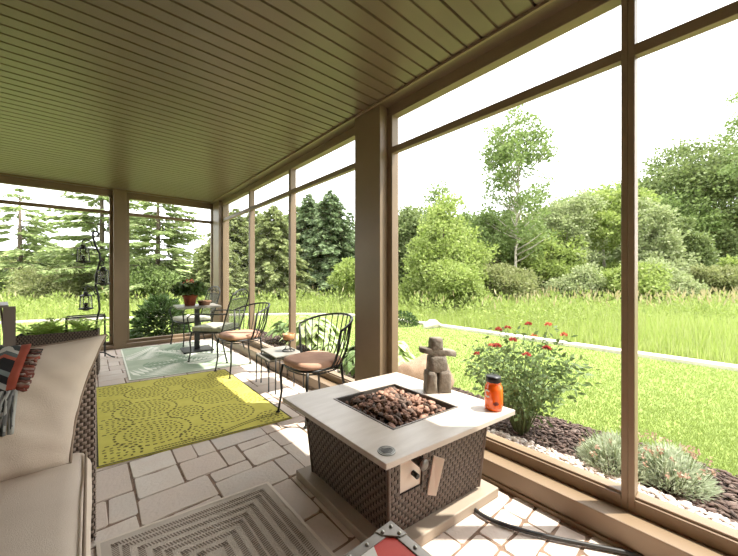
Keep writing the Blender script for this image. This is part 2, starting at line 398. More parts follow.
# lime rug with dashed medallions
gq = [(.03,2.60),(1.275,2.44),(1.29,4.255),(.04,4.46)]
gx = quadmap(gq); W, H = 1.25, 1.85
b = MB(); b.box((0,0,.001),(1,1,.008)); b.m = 2; inset_rect(b, 0, .012, .0092, W, H)
b.m = 1
def dash(b, x, y, a, ln, wd, z):
    ca, sa = cos(a), sin(a)
    pts = [(-ln/2,-wd/2),(ln/2,-wd/2),(ln/2,wd/2),(-ln/2,wd/2)]
    vs = []
    for p,q in pts:
        X, Y = x+p*ca-q*sa, y+p*sa+q*ca
        if not (.02 < X < W-.02 and .02 < Y < H-.02): return
        vs.append((X/W, Y/H, z))
    b.add(vs, [(0,1,2,3)])
meds = [(.40,1.40,.18),(.34,.89,.23),(.34,.37,.24),(.87,.40,.20),(.61,.13,.14),(.08,.11,.16),(.07,.64,.16),(.10,1.15,.15),(.60,.64,.13),(.90,.89,.19),
        (.64,1.14,.14),(.90,1.38,.19),(1.15,.12,.13),(1.16,.66,.13),(.14,1.62,.16),(.64,1.64,.15),(1.17,1.17,.12),(1.15,1.64,.14)]
for mx_, my_, mr in meds:
    inner = mr*.80; rings = max(3, int(inner/.036))
    for k in range(1, rings+2):
        r = inner*k/(rings+.3) if k <= rings else mr
        out_ = k == rings+1; nn = max(5, int(2*pi*r/(.040 if not out_ else .044)))
        for i in range(nn):
            a = 2*pi*(i+.5*(k%2))/nn
            dash(b, mx_+r*cos(a), my_+r*sin(a), a+pi/2+(0 if out_ else .5*(1 if k%2 else -1)), .026 if out_ else .022, .016 if out_ else .013, .0092)
for i in range(60):
    for k in (0,1): dash(b, .05+.02*i, (.035+.032*k+.10*max(0,sin((i-34)*.075)) if i > 12 else -1), .1, .016, .014, .0092)
tag(b.build('area_rug', [M['lime'], M['olive'], M['rugedge']], xf=gx), 'lime green woven rug with olive dashed circle medallions', 'rug')
# sage rug with palm leaves
tq = [(.335,4.51),(1.66,4.30),(1.70,6.36),(.37,6.52)]
tx = quadmap(tq); W, H = 1.33, 2.03
b = MB(); b.box((0,0,.001),(1,1,.007)); b.m = 3; inset_rect(b, 0, .02, .0082, W, H)
def frond(x0, y0, a, ln, n, wl, m, z):
    b.m = m
    for i in range(n):
        t = (i+.5)/n; px, py = x0+cos(a)*ln*t, y0+sin(a)*ln*t
        for s in (-1,1):
            aa = a+s*(1.1-.6*t); l = wl*(1-.55*t); wdt = .028
            vs = []
            for p,q in ((0,0),(.35,wdt/l),(1,0),(.35,-wdt/l)):
                X = px+cos(aa)*l*p-sin(aa)*q*l; Y = py+sin(aa)*l*p+cos(aa)*q*l
                vs.append((min(max(X/W,.02),.98), min(max(Y/H,.015),.985), z))
            b.add(vs, [(0,1,2,3)])
for args in [(.1,.1,.9,1.0,14,.34,1,.0083),(.9,.1,1.9,1.0,14,.34,2,.0085),(.2,1.2,.3,.9,13,.34,2,.0087),(1.2,.7,2.3,1.1,14,.33,1,.0089),
             (.1,1.0,1.2,.9,13,.3,1,.0091),(1.2,1.2,2.0,.8,12,.3,1,.0093),(.6,.5,.2,.7,12,.24,1,.0095),(.15,.6,.1,.5,10,.25,2,.0097),(.6,1.4,1.2,.6,10,.22,2,.0099)]:
    frond(*args)
tag(b.build('area_rug', [M['sage'], M['sagelight'], M['sagedark'], M['sagelight']], xf=tx), 'pale sage rug with white palm leaf pattern under the bistro table', 'rug')
# taupe mat with concentric dashed borders
mq = [(.06,.55),(.80,.46),(.775,1.775),(.02,1.87)]
W, H = .75, 1.32
mqx = quadmap(mq)
b = MB(); b.box((0,0,.001),(1,1,.008)); b.m = 1
inset = .06; k = 0
while inset < .34:
    for i in range(int(W/.012)):
        for yy in (inset, H-inset):
            x = .012*i+.006
            if inset-.012 < x < W-inset+.012: dash(b, x, yy, pi/2+.35, .026, .0055, .0092)
    for i in range(int(H/.012)):
        for xx in (inset, W-inset):
            yv = .012*i+.006
            if inset-.012 < yv < H-inset+.012: dash(b, xx, yv, .35, .026, .0055, .0092)
    inset += (.034 if k % 3 < 1 else .05); k += 1
b.m = 2; inset_rect(b, 0, .014, .0094, W, H)
tag(b.build('floor_mat', [M['mat_a'], M['mat_b'], M['cream']], xf=mqx), 'taupe flatweave mat with concentric rectangular borders in front of the sofa', 'mat')

# ================================================================== woven panels
def weave(b, P, rows, cols, out=.006, mi=0, core=1, gap=.30, back=.012, vgap=.14):
    P = [Vector(p) for p in P]                        # 00, 10, 11, 01 ; outward normal = (10-00)x(01-00)
    N = (P[1]-P[0]).cross(P[3]-P[0]).normalized()
    at = lambda u,v: P[0]*(1-u)*(1-v)+P[1]*u*(1-v)+P[2]*u*v+P[3]*(1-u)*v
    b.m = core; b.smooth = False
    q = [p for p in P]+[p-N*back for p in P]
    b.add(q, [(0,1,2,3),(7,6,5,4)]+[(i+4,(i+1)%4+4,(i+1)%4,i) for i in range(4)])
    b.m = mi
    for r in range(rows):
        v0, v1 = (r+vgap*.5)/rows, (r+1-vgap*.5)/rows; vm = (v0+v1)/2
        off = .5*(r % 2)
        for c in range(-1, cols+1):
            u0, u1 = (c+off+gap*.5)/cols, (c+1+off-gap*.5)/cols
            u0 = max(u0, 0); u1 = min(u1, 1)
            if u1-u0 < .15/cols: continue
            um = (u0+u1)/2
            vs = []
            for u, h in ((u0,.0),(u0+(um-u0)*.6,.8),(u1-(u1-um)*.6,.8),(u1,.0)):
                vs += [at(u,v0)+N*(out*h*.3+.0004), at(u,vm)+N*(out*(h*.6+.35)), at(u,v1)+N*(out*h*.3+.0004)]
            fs = []
            for i in range(3):
                for j in range(2): fs.append((i*3+j, (i+1)*3+j, (i+1)*3+j+1, i*3+j+1))
            b.add(vs, fs)
    b.m = 0
def wicker_box(b, lo, hi, rs, cs_, cs2, top=False, out=.006):
    x0,y0,z0 = lo; x1,y1,z1 = hi
    weave(b, [(x0,y0,z0),(x1,y0,z0),(x1,y0,z1),(x0,y0,z1)], rs, cs_, out)
    weave(b, [(x1,y0,z0),(x1,y1,z0),(x1,y1,z1),(x1,y0,z1)], rs, cs2, out)
    weave(b, [(x1,y1,z0),(x0,y1,z0),(x0,y1,z1),(x1,y1,z1)], rs, cs_, out)
    weave(b, [(x0,y1,z0),(x0,y0,z0),(x0,y0,z1),(x0,y1,z1)], rs, cs2, out)
    if top: weave(b, [(x0,y0,z1),(x1,y0,z1),(x1,y1,z1),(x0,y1,z1)], max(3,int((y1-y0)/.025)), cs_, out)

# ================================================================== FIRE TABLE
FC = (1.292, 1.275, 0)
E1 = Vector((.868,-.103,0)); E2 = Vector((.005,.89,0)); ZT = .475
ft = thing('fire_table', 'square stone topped fire table with dark wicker base and lava rock bowl', 'fire table', FC)
fl = lambda a,b_,z: E1*a+E2*b_+Vector((0,0,z))
fxf = lambda p: fl(p.x, p.y, p.z)
def ring_slab(b, ho, hi_, z0, z1):
    o = [(-ho,-ho),(ho,-ho),(ho,ho),(-ho,ho)]; i_ = [(hi_[0],hi_[2]),(hi_[1],hi_[2]),(hi_[1],hi_[3]),(hi_[0],hi_[3])]
    vs = [(x,y,z1) for x,y in o]+[(x,y,z1) for x,y in i_]+[(x,y,z0) for x,y in o]+[(x,y,z0) for x,y in i_]
    fs = []
    for k in range(4):
        l = (k+1)%4
        fs += [(k,l,l+4,k+4),(k+8+4,l+8+4,l+8,k+8),(k+8,l+8,l,k),(k+4,l+4,l+12,k+12)]
    b.add(vs, fs)
HOLE = (-.247,.262,-.272,.268)
b = MB(); ring_slab(b, .5, HOLE, ZT-.026, ZT); b.build('tabletop', M['tabletop'], ft, bevel=.003, xf=fxf)
b = MB(); b.box((-.435,-.435,0),(.435,.435,.05)); b.build('plinth', M['plinth'], ft, bevel=.005, xf=fxf)
b = MB(); kb, kt = .355, .39; z0, z1 = .05, ZT-.026
cn = [(-1,-1),(1,-1),(1,1),(-1,1)]
bt = [fl(x*kb,y*kb,z0) for x,y in cn]; tp = [fl(x*kt,y*kt,z1) for x,y in cn]
for k in range(4):
    l = (k+1)%4
    if k == 0:                                       # the control side: leave an opening round the control panel
        at = lambda u,v: bt[0]*(1-u)*(1-v)+bt[1]*u*(1-v)+tp[1]*u*v+tp[0]*(1-u)*v
        ua, ub, va = .10, .30, .44
        weave(b, [at(0,0),at(1,0),at(1,va),at(0,va)], 9, 17, .005, gap=.19, vgap=.03)
        weave(b, [at(0,va),at(ua,va),at(ua,1),at(0,1)], 11, 2, .005, gap=.17, vgap=.03)
        weave(b, [at(ub,va),at(1,va),at(1,1),at(ub,1)], 11, 12, .005, gap=.19, vgap=.03)
        ctl = at
    else: weave(b, [bt[k],bt[l],tp[l],tp[k]], 20, 17, .005, gap=.19, vgap=.03)
body = b.build('wicker_base', [M['wicker'], M['wicker_in']], ft)
for k in range(4): b = MB(); b.tube([bt[k]*1.0, tp[k]*1.0], .009, 6); b.build('corner_strip', M['wicker'], ft)
Nf = (bt[1]-bt[0]).cross(tp[0]-bt[0]).normalized()
def fpt(u,v,o): return ctl(u,v)+Nf*o
b = MB(); b.hexa([fpt(.10,.44,-.02),fpt(.30,.44,-.02),fpt(.30,.44,-.008),fpt(.10,.44,-.008)][::1], [fpt(.10,1,-.02),fpt(.30,1,-.02),fpt(.30,1,-.008),fpt(.10,1,-.008)])
cp = b.build('control_panel', M['cream'], ft)
b = MB(); c0 = fpt(.235,.80,-.01); b.tube([c0, c0+Nf*.062], .021, 16); kn = b.build('control_knob', M['black'], ft, bevel=.002)
b = MB(); c1 = c0+Nf*.062; b.tube([c1, c1+Nf*.006], .025, 20); b.build('knob_cap', M['grey'], kn)
b = MB(); c0 = fpt(.225,.62,-.01); b.tube([c0, c0+Nf*.035], .012, 12); b.build('igniter_button', M['black'], ft, bevel=.001)
b = MB(); p0, p1, p2, p3 = fpt(.335,.32,.012), fpt(.395,.31,.035), fpt(.445,.74,.045), fpt(.385,.77,.012)
nn = (p1-p0).cross(p3-p0).normalized()*.008
b.hexa([p0,p1,p1+nn,p0+nn], [p3,p2,p2+nn,p3+nn]); b.build('control_cover', M['cream'], ft, bevel=.002)
# bowl, rim and badge
b = MB(); x0,x1,y0,y1 = HOLE; zb = ZT-.065; e = .004
for lo, hi in (((x0,y0,zb),(x1,y0+e,ZT-.002)),((x0,y1-e,zb),(x1,y1,ZT-.002)),((x0,y0,zb),(x0+e,y1,ZT-.002)),((x1-e,y0,zb),(x1,y1,ZT-.002)),((x0,y0,zb-.004),(x1,y1,zb))): b.box(lo,hi)
b.build('burner_pan', M['pan'], ft, xf=fxf)
b = MB()
for lo, hi in (((x0-.007,y0-.007,ZT),(x1+.007,y0+.004,ZT+.003)),((x0-.007,y1-.004,ZT),(x1+.007,y1+.007,ZT+.003)),((x0-.007,y0,ZT),(x0+.004,y1,ZT+.003)),((x1-.004,y0,ZT),(x1+.007,y1,ZT+.003))): b.box(lo,hi)
b.build('burner_rim', M['pan'], ft, xf=fxf)
b = MB(); bc = fl(-.425,-.42,ZT); b.lathe([(0,0),(.038,0),(.038,.003),(0,.003)], 32, bc)
bd = b.build('round_badge', M['badge'], ft, bevel=.001); bd['label'] = 'silver round badge'
b = MB(); zz = ZT+.0038
for r0, r1 in ((.030,.032),):
    for i in range(32):
        a, a2 = 2*pi*i/32, 2*pi*(i+1)/32
        b.add([(bc.x+r*cos(t), bc.y+r*sin(t), zz) for r,t in ((r0,a),(r1,a),(r1,a2),(r0,a2))], [(0,1,2,3)])
dr, dd = Vector((CS,-SN,0)), Vector((SN,CS,0))
for off, ln, am in ((.013,.044,.004),(.006,.052,.005),(-.002,.052,.005),(-.010,.046,.004),(-.018,.034,.002)):
    pr = None
    for i in range(11):
        t = i/10-.5; c = Vector((bc.x,bc.y,zz))+dr*ln*t+dd*(off+am*sin(t*7))
        q = (c-dd*.0022, c+dd*.0022)
        if pr: b.add([pr[0],q[0],q[1],pr[1]], [(0,1,2,3)])
        pr = q
b.build('badge_print', M['black'], bd)
# lava rocks
rocks = []
for k in range(7):
    b = MB(); b.blob((0,0,0), (.018+.003*(k%3), .0145+.002*(k%2), .0125), 2, .7, 1.3, k*2.3, flat=False)
    o = b.build('lava_rock', M['lava'][k%3]); rocks.append(o)
cnt = 0; placed = []
rr = random.Random(5)
for layer, zc, nmax in ((0, ZT-.050, 200), (1, ZT-.022, 230), (2, ZT-.001, 150), (3, ZT+.015, 40)):
    tries = 0; here = []; shr = .018+[0,.0,.03,.09][layer]
    while len(here) < nmax and tries < 6000:
        tries += 1
        a = rr.uniform(HOLE[0]+.02+shr, HOLE[1]-.02-shr); c = rr.uniform(HOLE[2]+.02+shr, HOLE[3]-.02-shr)
        p = Vector(FC)+fl(a,c,zc+rr.uniform(-.004,.004))
        if all((p.xy-q.xy).length > .0235 for q in here): here.append(p)
    placed += here if layer else []
placed = placed[-300:]
for i, p in enumerate(placed):
    if i < 7: o = rocks[i]
    else: o = rocks[rr.randrange(7)].copy(); COL.objects.link(o)
    o.location = p; o.rotation_euler = (rr.uniform(-.6,.6), rr.uniform(-.6,.6), rr.uniform(0,6.28)); s = rr.uniform(.75,1.15); o.scale = (s,s,s)
    tag(o, 'small rough red-brown lava rock heaped in the square fire bowl', 'rock', 'lava rocks in the fire bowl')

# ================================================================== STONE FIGURE AND JAR on the fire table
def rockblock(lo, hi, seed, taper=1, amp=.008):
    b = MB(); bm = bmesh.new(); bmesh.ops.create_cube(bm, size=1); bmesh.ops.subdivide_edges(bm, edges=bm.edges[:], cuts=3, use_grid_fill=True)
    c = [(a+d)/2 for a,d in zip(lo,hi)]; s = [d-a for a,d in zip(lo,hi)]
    vs = []
    for v in bm.verts:
        u = Vector(v.co); kk = 1+(taper-1)*(u.z+.5)
        l_ = max(abs(u.x),abs(u.y),abs(u.z)); rnd = u.normalized()*.62
        u = u.lerp(rnd, .18)
        p = Vector((c[0]+u.x*s[0]*kk, c[1]+u.y*s[1], c[2]+u.z*s[2]))
        nz = noise.noise_vector(p*22+Vector((seed*5.3,seed,0)))
        vs.append(p+nz*amp)
    fs = [tuple(v.index for v in f.verts) for f in bm.faces]; bm.free()
    b.smooth = True; b.add(vs, fs); return b
ik = thing('stone_figure', 'stacked grey stone inukshuk figure with outstretched arms on the fire table', 'stone figure', (1.63,1.225,ZT), -YAW+.15)
rockblock((-.078,-.04,0),(-.006,.04,.135), 1, .75).build('leg', M['carved'], ik)
rockblock((.0,-.042,0),(.08,.042,.14), 2, .8).build('leg', M['carved'], ik)
rockblock((-.058,-.04,.128),(.056,.04,.225), 3, .9).build('torso', M['carved'], ik)
rockblock((-.045,-.036,.21),(.03,.036,.245), 6, .9).build('shoulder', M['carved'], ik)
ar = rockblock((-.108,-.036,.234),(.118,.036,.268), 4, 1, .006); ar.build('arm_slab', M['carved'], ik, xf=lambda p: Vector((p.x,p.y,p.z-.14*(p.x)+.0)))
rockblock((-.045,-.035,.262),(.03,.035,.335), 5, .95).build('head', M['carved'], ik)
jr = thing('mason_jar', 'orange wax candle jar with a black screw lid on the fire table corner', 'jar', (1.647,.862,ZT))
b = MB(); b.lathe([(.001,.001),(.038,.001),(.045,.006),(.047,.02),(.047,.105),(.044,.125),(.034,.142),(.033,.158),(.001,.158)], 32); b.build('body', M['amber'], jr)
b = MB(); b.lathe([(.001,.150),(.038,.150),(.039,.152),(.039,.176),(.037,.180),(.001,.180)], 32); b.build('lid', M['lid'], jr)
b = MB(); b.lathe([(.036,.142),(.0375,.144),(.0375,.149),(.036,.150)], 32); b.build('neck_ring', M['amber'], jr)
b = MB(); R = .0477
def jarpatch(pts, w):                                 # stroke following the jar wall: (angle, z)
    for (a0,za),(a1,zb_) in zip(pts, pts[1:]):
        t = Vector((a1-a0,(zb_-za)/R)).normalized(); n_ = Vector((-t.y, t.x))*w/2
        q = [(a0+n_.x/R,za+n_.y),(a0-n_.x/R,za-n_.y),(a1-n_.x/R,zb_-n_.y),(a1+n_.x/R,zb_+n_.y)]
        b.add([(R*cos(a),R*sin(a),z) for a,z in q], [(0,1,2,3)])
av = math.atan2(-.862,-1.647)                         # towards the viewer
arc = [(av-.72+.38*cos(t)*.9, .092+.017*sin(t)) for t in [pi*.25+i*pi*1.5/14 for i in range(15)]]
jarpatch(arc, .009)
b.build('print', M['white'], jr)
b = MB()
for i,(da,z) in enumerate(((.12,.045),(.28,.05),(.42,.044),(.22,.040))):
    jarpatch([(av+da-.09,z-.006),(av+da,z+.004),(av+da+.1,z-.004)], .010)
b.build('dark_flecks', M['dregs'], jr)

# ================================================================== CHAIRS
def barrel_chair(label):
    t = thing('iron_chair', label, 'chair', group='barrel back iron chairs')    # forward = +Y
    sx, sy = .215, .215; zs = .415
    ringp = []
    for i in range(40):
        a = 2*pi*i/40; c, s = cos(a), sin(a)
        k = (abs(c)**3+abs(s)**3)**(-1/3)
        ringp.append((sx*c*k, sy*s*k, zs))
    b = MB(); b.tube(ringp, .010, 8, closed=True); b.tube([(p[0]*.93,p[1]*.93,zs-.028) for p in ringp], .006, 6, closed=True)
    for x in (-.12,-.04,.04,.12): b.tube([(x,-.21,zs),(x,.21,zs)], .004, 5)
    b.build('seat_frame', M['iron'], t)
    b = MB(); b.smooth = True; nu, nv = 24, 8; vs = []
    for side in (1,):
        for i in range(nv+1):
            f = i/nv
            for k in range(40):
                a = 2*pi*k/40; c, s = cos(a), sin(a); kk = (abs(c)**3.4+abs(s)**3.4)**(-1/3.4)
                an = -pi/2+pi*f; rr_ = .86+.14*cos(an)**.6 if abs(cos(an))>1e-6 else .86
                rr_ = rr_ if 0 < i < nv else .80
                z = zs+.008+.024+.024*sin(an)+ (.006 if i >= nv-1 else 0)
                vs.append((.222*c*kk*rr_, .222*s*kk*rr_, z))
    fs = [(i*40+k, i*40+(k+1)%40, (i+1)*40+(k+1)%40, (i+1)*40+k) for i in range(nv) for k in range(40)]
    fs += [tuple(range(39,-1,-1)), tuple(range(nv*40,nv*40+40))]
    b.add(vs, fs); cu = b.build('seat_cushion', M['tan'], t); cu['label'] = 'tan seat cushion'
    b = MB(); b.tube([(p[0]*1.02,p[1]*1.02,zs+.032) for p in ringp], .004, 6, closed=True); b.build('piping', M['tan'], cu)
    for s in (-1,1):
        b = MB(); b.tube([(s*.185,.185,zs),(s*.195,.20,.33),(s*.188,.195,.18),(s*.20,.212,.05),(s*.205,.218,.012)], [.011,.012,.010,.009,.009], 8)
        b.lathe([(.001,0),(.017,0),(.018,.006),(.012,.012),(.001,.012)], 12, (s*.206,.219,0)); b.build('leg', M['iron'], t)
        b = MB(); b.tube([(s*.165,-.185,zs),(s*.17,-.19,.32),(s*.185,-.205,.2),(s*.215,-.235,.09),(s*.235,-.25,.012)], [.011,.011,.010,.009,.009], 8)
        b.lathe([(.001,0),(.017,0),(.018,.006),(.012,.012),(.001,.012)], 12, (s*.236,-.251,0)); b.build('leg', M['iron'], t)
    def rim(a):                                      # a from -1 (left end) to 1 (right end), 0 = centre of the back
        th = -pi/2+a*rad(90); R_ = .30
        f = abs(a)
        return Vector((R_*cos(th)*1.0, R_*sin(th)*.98-.065, .822-.092*f**2.0))
    def foot(a):
        th = -pi/2+a*rad(80); c, s = cos(th), sin(th); k = (abs(c)**3+abs(s)**3)**(-1/3)
        return Vector((sx*c*k, sy*s*k, zs))
    b = MB(); b.tube([rim(-1+2*i/40) for i in range(41)], .0105, 8); b.build('back_rail', M['iron'], t)
    for i in range(15):
        a = -1+2*i/14; p, q = foot(a), rim(a)
        m_ = p.lerp(q, .45)+Vector((p.x,p.y,0))*.10
        b = MB(); end = i in (0,14)
        b.tube([p, p.lerp(m_,.5)+Vector((p.x,p.y,0))*.03, m_, q], .011 if end else .0055, 8 if end else 6)
        b.build('arm_post' if end else 'spindle', M['iron'], t)
    return t
def copy_tree(o, parent=None):
    c = o.copy(); COL.objects.link(c)
    if parent: c.parent = parent
    for ch in list(o.children): copy_tree(ch, c)
    return c
ch = barrel_chair('black barrel back iron chair with tan cushion, nearest, beside the fire table')
ch.location = (1.472,2.435,0); ch.rotation_euler = (0,0,rad(95))
c2 = copy_tree(ch); c2.location = (1.41,4.058,0); c2.rotation_euler = (0,0,rad(96))
c2['label'] = 'black barrel back iron chair with tan cushion, between the nesting tables and bistro set'
ch.location.z = c2.location.z = 0.007

def mesh_chair(label):
    t = thing('patio_armchair', label, 'chair', group='mesh back iron armchairs')
    zs = .40
    b = MB(); rp = [(-.24,-.22,zs),(-.25,0,zs),(-.24,.22,zs),(0,.25,zs),(.24,.22,zs),(.25,0,zs),(.24,-.22,zs),(0,-.23,zs)]
    b.tube(rp, .011, 8, closed=True); b.build('seat_frame', M['iron'], t)
    b = MB(); b.box((-.225,-.20,zs-.002),(.225,.22,zs+.002)); b.build('seat_mesh', M['mesh'], t)
    b = MB(); b.box((-.235,-.21,zs+.012),(.235,.24,zs+.075)); cu = b.build('seat_cushion', M['pale'], t, bevel=.025, bseg=3); cu['label'] = 'pale sage seat cushion'
    bk = lambda x,z: (x, -.22-(z-zs)*.30, z)
    b = MB(); pts = [bk(-.235,zs-.0)]+[bk(-.235-.01*sin(k*.5),zs+.06*k) for k in range(1,8)]
    arch = [bk(-.235*cos(a), zs+.46+.125*sin(a)) for a in [pi*i/12 for i in range(13)]]
    b.tube(pts+arch+pts[::-1][:-1]+[bk(.235,zs)] if False else [bk(-.235,zs),bk(-.24,zs+.2),bk(-.24,zs+.38)]+arch+[bk(.24,zs+.38),bk(.24,zs+.2),bk(.235,zs)], .011, 8)
    b.tube([bk(-.235,zs+.45),bk(0,zs+.46),bk(.235,zs+.45)], .007, 6)
    for s in (-1,1):
        sp = [bk(s*(.095+.06*(1-k/14)*cos(k*.62)), zs+.505+.045*(1-k/14)*sin(k*.62)) for k in range(13)]
        b.tube(sp, .006, 6)
    b.tube([bk(.035*cos(2*pi*k/12), zs+.54+.035*sin(2*pi*k/12)) for k in range(12)], .006, 6, closed=True)
    b.build('back_frame', M['iron'], t)
    b = MB(); b.add([bk(-.23,zs+.03),bk(.23,zs+.03),bk(.23,zs+.45),bk(-.23,zs+.45)], [(0,1,2,3)]); b.build('back_mesh', M['mesh'], t)
    for s in (-1,1):
        b = MB(); b.tube([bk(s*.245,zs+.26),(s*.265,-.10,zs+.25),(s*.275,.08,zs+.255),(s*.275,.21,zs+.245),(s*.272,.262,zs+.20),(s*.262,.25,zs+.10),(s*.25,.235,zs)], .010, 8)
        b.build('armrest', M['iron'], t)
        b = MB(); b.tube([(s*.24,.22,zs),(s*.25,.24,.28),(s*.243,.232,.15),(s*.255,.25,.02)], .010, 8)
        b.lathe([(.001,0),(.018,0),(.014,.014),(.001,.014)], 12, (s*.256,.251,0)); b.build('leg', M['iron'], t)
        b = MB(); b.tube([(s*.23,-.22,zs),(s*.235,-.235,.28),(s*.24,-.27,.14),(s*.25,-.31,.02)], .010, 8)
        b.lathe([(.001,0),(.018,0),(.014,.014),(.001,.014)], 12, (s*.251,-.312,0)); b.build('leg', M['iron'], t)
    return t
m1 = mesh_chair('mesh back iron armchair with pale cushion, on the near side of the bistro table')
m1.location = (1.385,4.93,.009); m1.rotation_euler = (0,0,rad(41))
m2 = copy_tree(m1); m2.location = (1.345,6.20,.009); m2.rotation_euler = (0,0,rad(100))
m2['label'] = 'mesh back iron armchair behind the bistro table, near the corner post'

# ================================================================== BISTRO TABLE, POTS
bt_ = thing('bistro_table', 'square slate topped pedestal bistro table on the sage rug', 'table', (1.285,5.635,.009), rad(-4))
b = MB(); b.box((-.30,-.30,.685),(.30,.30,.71)); b.build('tabletop', M['slate'], bt_, bevel=.004)
b = MB(); b.box((-.035,-.035,.02),(.035,.035,.685)); b.build('pedestal', M['iron'], bt_, bevel=.004)
b = MB(); b.box((-.21,-.21,.006),(.21,.21,.024))
for x in (-.19,.19):
    for y in (-.19,.19): b.lathe([(.001,0),(.02,0),(.02,.008),(.001,.008)], 10, (x,y,0))
b.build('base_plate', M['iron'], bt_, bevel=.003)
b = MB()
for lo, hi in (((-.2,-.03,.66),(.2,.03,.685)),((-.03,-.2,.66),(.03,.2,.685))): b.box(lo,hi)
b.build('support_cross', M['iron'], bt_)
def potlathe(r0, r1, h, rim=.016, rz=.03):
    return [(.001,0),(r0,0),(r1*.95,h-rz),(r1+rim*.4,h-rz),(r1+rim*.4,h),(r1-.008,h),(r1-.014,h-.03),(.001,h-.03)]
pp = thing('potted_begonia', 'terracotta pot of red flowering begonia on the bistro table', 'potted plant', (1.19,5.66,.719))
b = MB(); b.lathe(potlathe(.07,.10,.17), 24); b.build('pot', M['terra'], pp)
b = MB(); b.lathe([(.001,.10),(.085,.14),(.085,.146),(.001,.15)], 16); b.build('soil', M['soil'], pp)
n = 420; a = rng.uniform(0,2*pi,n); rr_ = .19*np.sqrt(rng.uniform(0,1,n)); P = np.stack([rr_*cos_(a), rr_*sin_(a), .19+.20*rng.uniform(0,1,n)*(1-(rr_/.26)**2)], 1)
D = np.stack([cos_(a), sin_(a), rng.uniform(-.6,.3,n)], 1)+rng.normal(size=(n,3))*.3
npmesh('foliage', leaves(P, D, rng.uniform(.06,.10,n), rng.uniform(.05,.08,n)), 4, M['leaf_begonia'], pp)
b = MB()
for i in range(7): a_ = i*.9; b.tube([(0,0,.14),(.05*cos(a_),.05*sin(a_),.26),(.10*cos(a_),.10*sin(a_),.36)], .005, 5)
b.build('stems', M['stem'], pp)
for i in range(7):
    a_ = i*2.4; r_ = .03+.02*i; c = np.array([r_*cos(a_)*.9, r_*sin(a_)*.9, .40-.012*i])
    n = 9; P = c+rng.normal(size=(n,3))*.009; npmesh('flower', leaves(P, rng.normal(size=(n,3)), .03, .026), 4, M['petal_o'], pp)
bo = thing('clay_bowl', 'low brown clay bowl beside the begonia pot', 'bowl', (1.385,5.60,.719))
b = MB(); b.lathe([(.001,0),(.075,0),(.098,.05),(.102,.052),(.102,.072),(.092,.072),(.086,.055),(.001,.05)], 24); b.build('bowl', M['clay'], bo)
b = MB(); b.lathe([(.001,.048),(.085,.056),(.001,.06)], 16); b.build('soil', M['soil'], bo)

# ================================================================== NESTING TABLES AND CANDLE STAND
def nest(name, label, loc, wx, wy, h):
    t = thing(name, label, 'side table', loc, rad(-4), 'nesting side tables')
    b = MB(); b.box((-wx/2,-wy/2,h-.014),(wx/2,wy/2,h)); b.build('tabletop', M['slate'], t, bevel=.003)
    b = MB(); x, y = wx/2-.006, wy/2-.006
    b.tube([(-x,-y,h-.018),(x,-y,h-.018),(x,y,h-.018),(-x,y,h-.018)], .007, 6, closed=True); b.build('top_rail', M['iron'], t)
    for sx in (-1,1):
        for sy in (-1,1):
            b = MB(); b.tube([(sx*x,sy*y,h-.018),(sx*(x+.004),sy*(y+.004),0)], .0065, 6); b.build('leg', M['iron'], t)
    return t
nest('nesting_table', 'taller slate nesting table carrying the amber candle stand', (1.575,3.25,0), .31, .44, .375)
nest('nesting_table', 'lower slate nesting table tucked under the one with the candle stand', (1.53,3.33,0), .28, .40, .325)
cs = thing('candle_stand', 'black wire stand holding an amber glass candle bowl on the nesting table', 'candle holder', (1.63,3.20,.375))
b = MB()
for k in range(3):
    a_ = 2*pi*k/3+.5; b.tube([(.065*cos(a_),.065*sin(a_),.006),(.03*cos(a_),.03*sin(a_),.03),(.024*cos(a_),.024*sin(a_),.07),(.052*cos(a_),.052*sin(a_),.115)], .0045, 6)
b.tube([(.066*cos(2*pi*k/24),.066*sin(2*pi*k/24),.006) for k in range(24)], .005, 6, closed=True)
b.tube([(.055*cos(2*pi*k/24),.055*sin(2*pi*k/24),.118) for k in range(24)], .006, 6, closed=True)
b.build('wire_stand', M['iron'], cs)
b = MB(); b.lathe([(.001,.12),(.05,.12),(.062,.135),(.064,.185),(.058,.185),(.055,.15),(.001,.15)], 24); b.build('bowl', M['amberbowl'], cs)
b = MB(); b.lathe([(.001,.148),(.052,.15),(.052,.168),(.001,.168)], 20); b.build('candle', M['amberbowl'], cs)

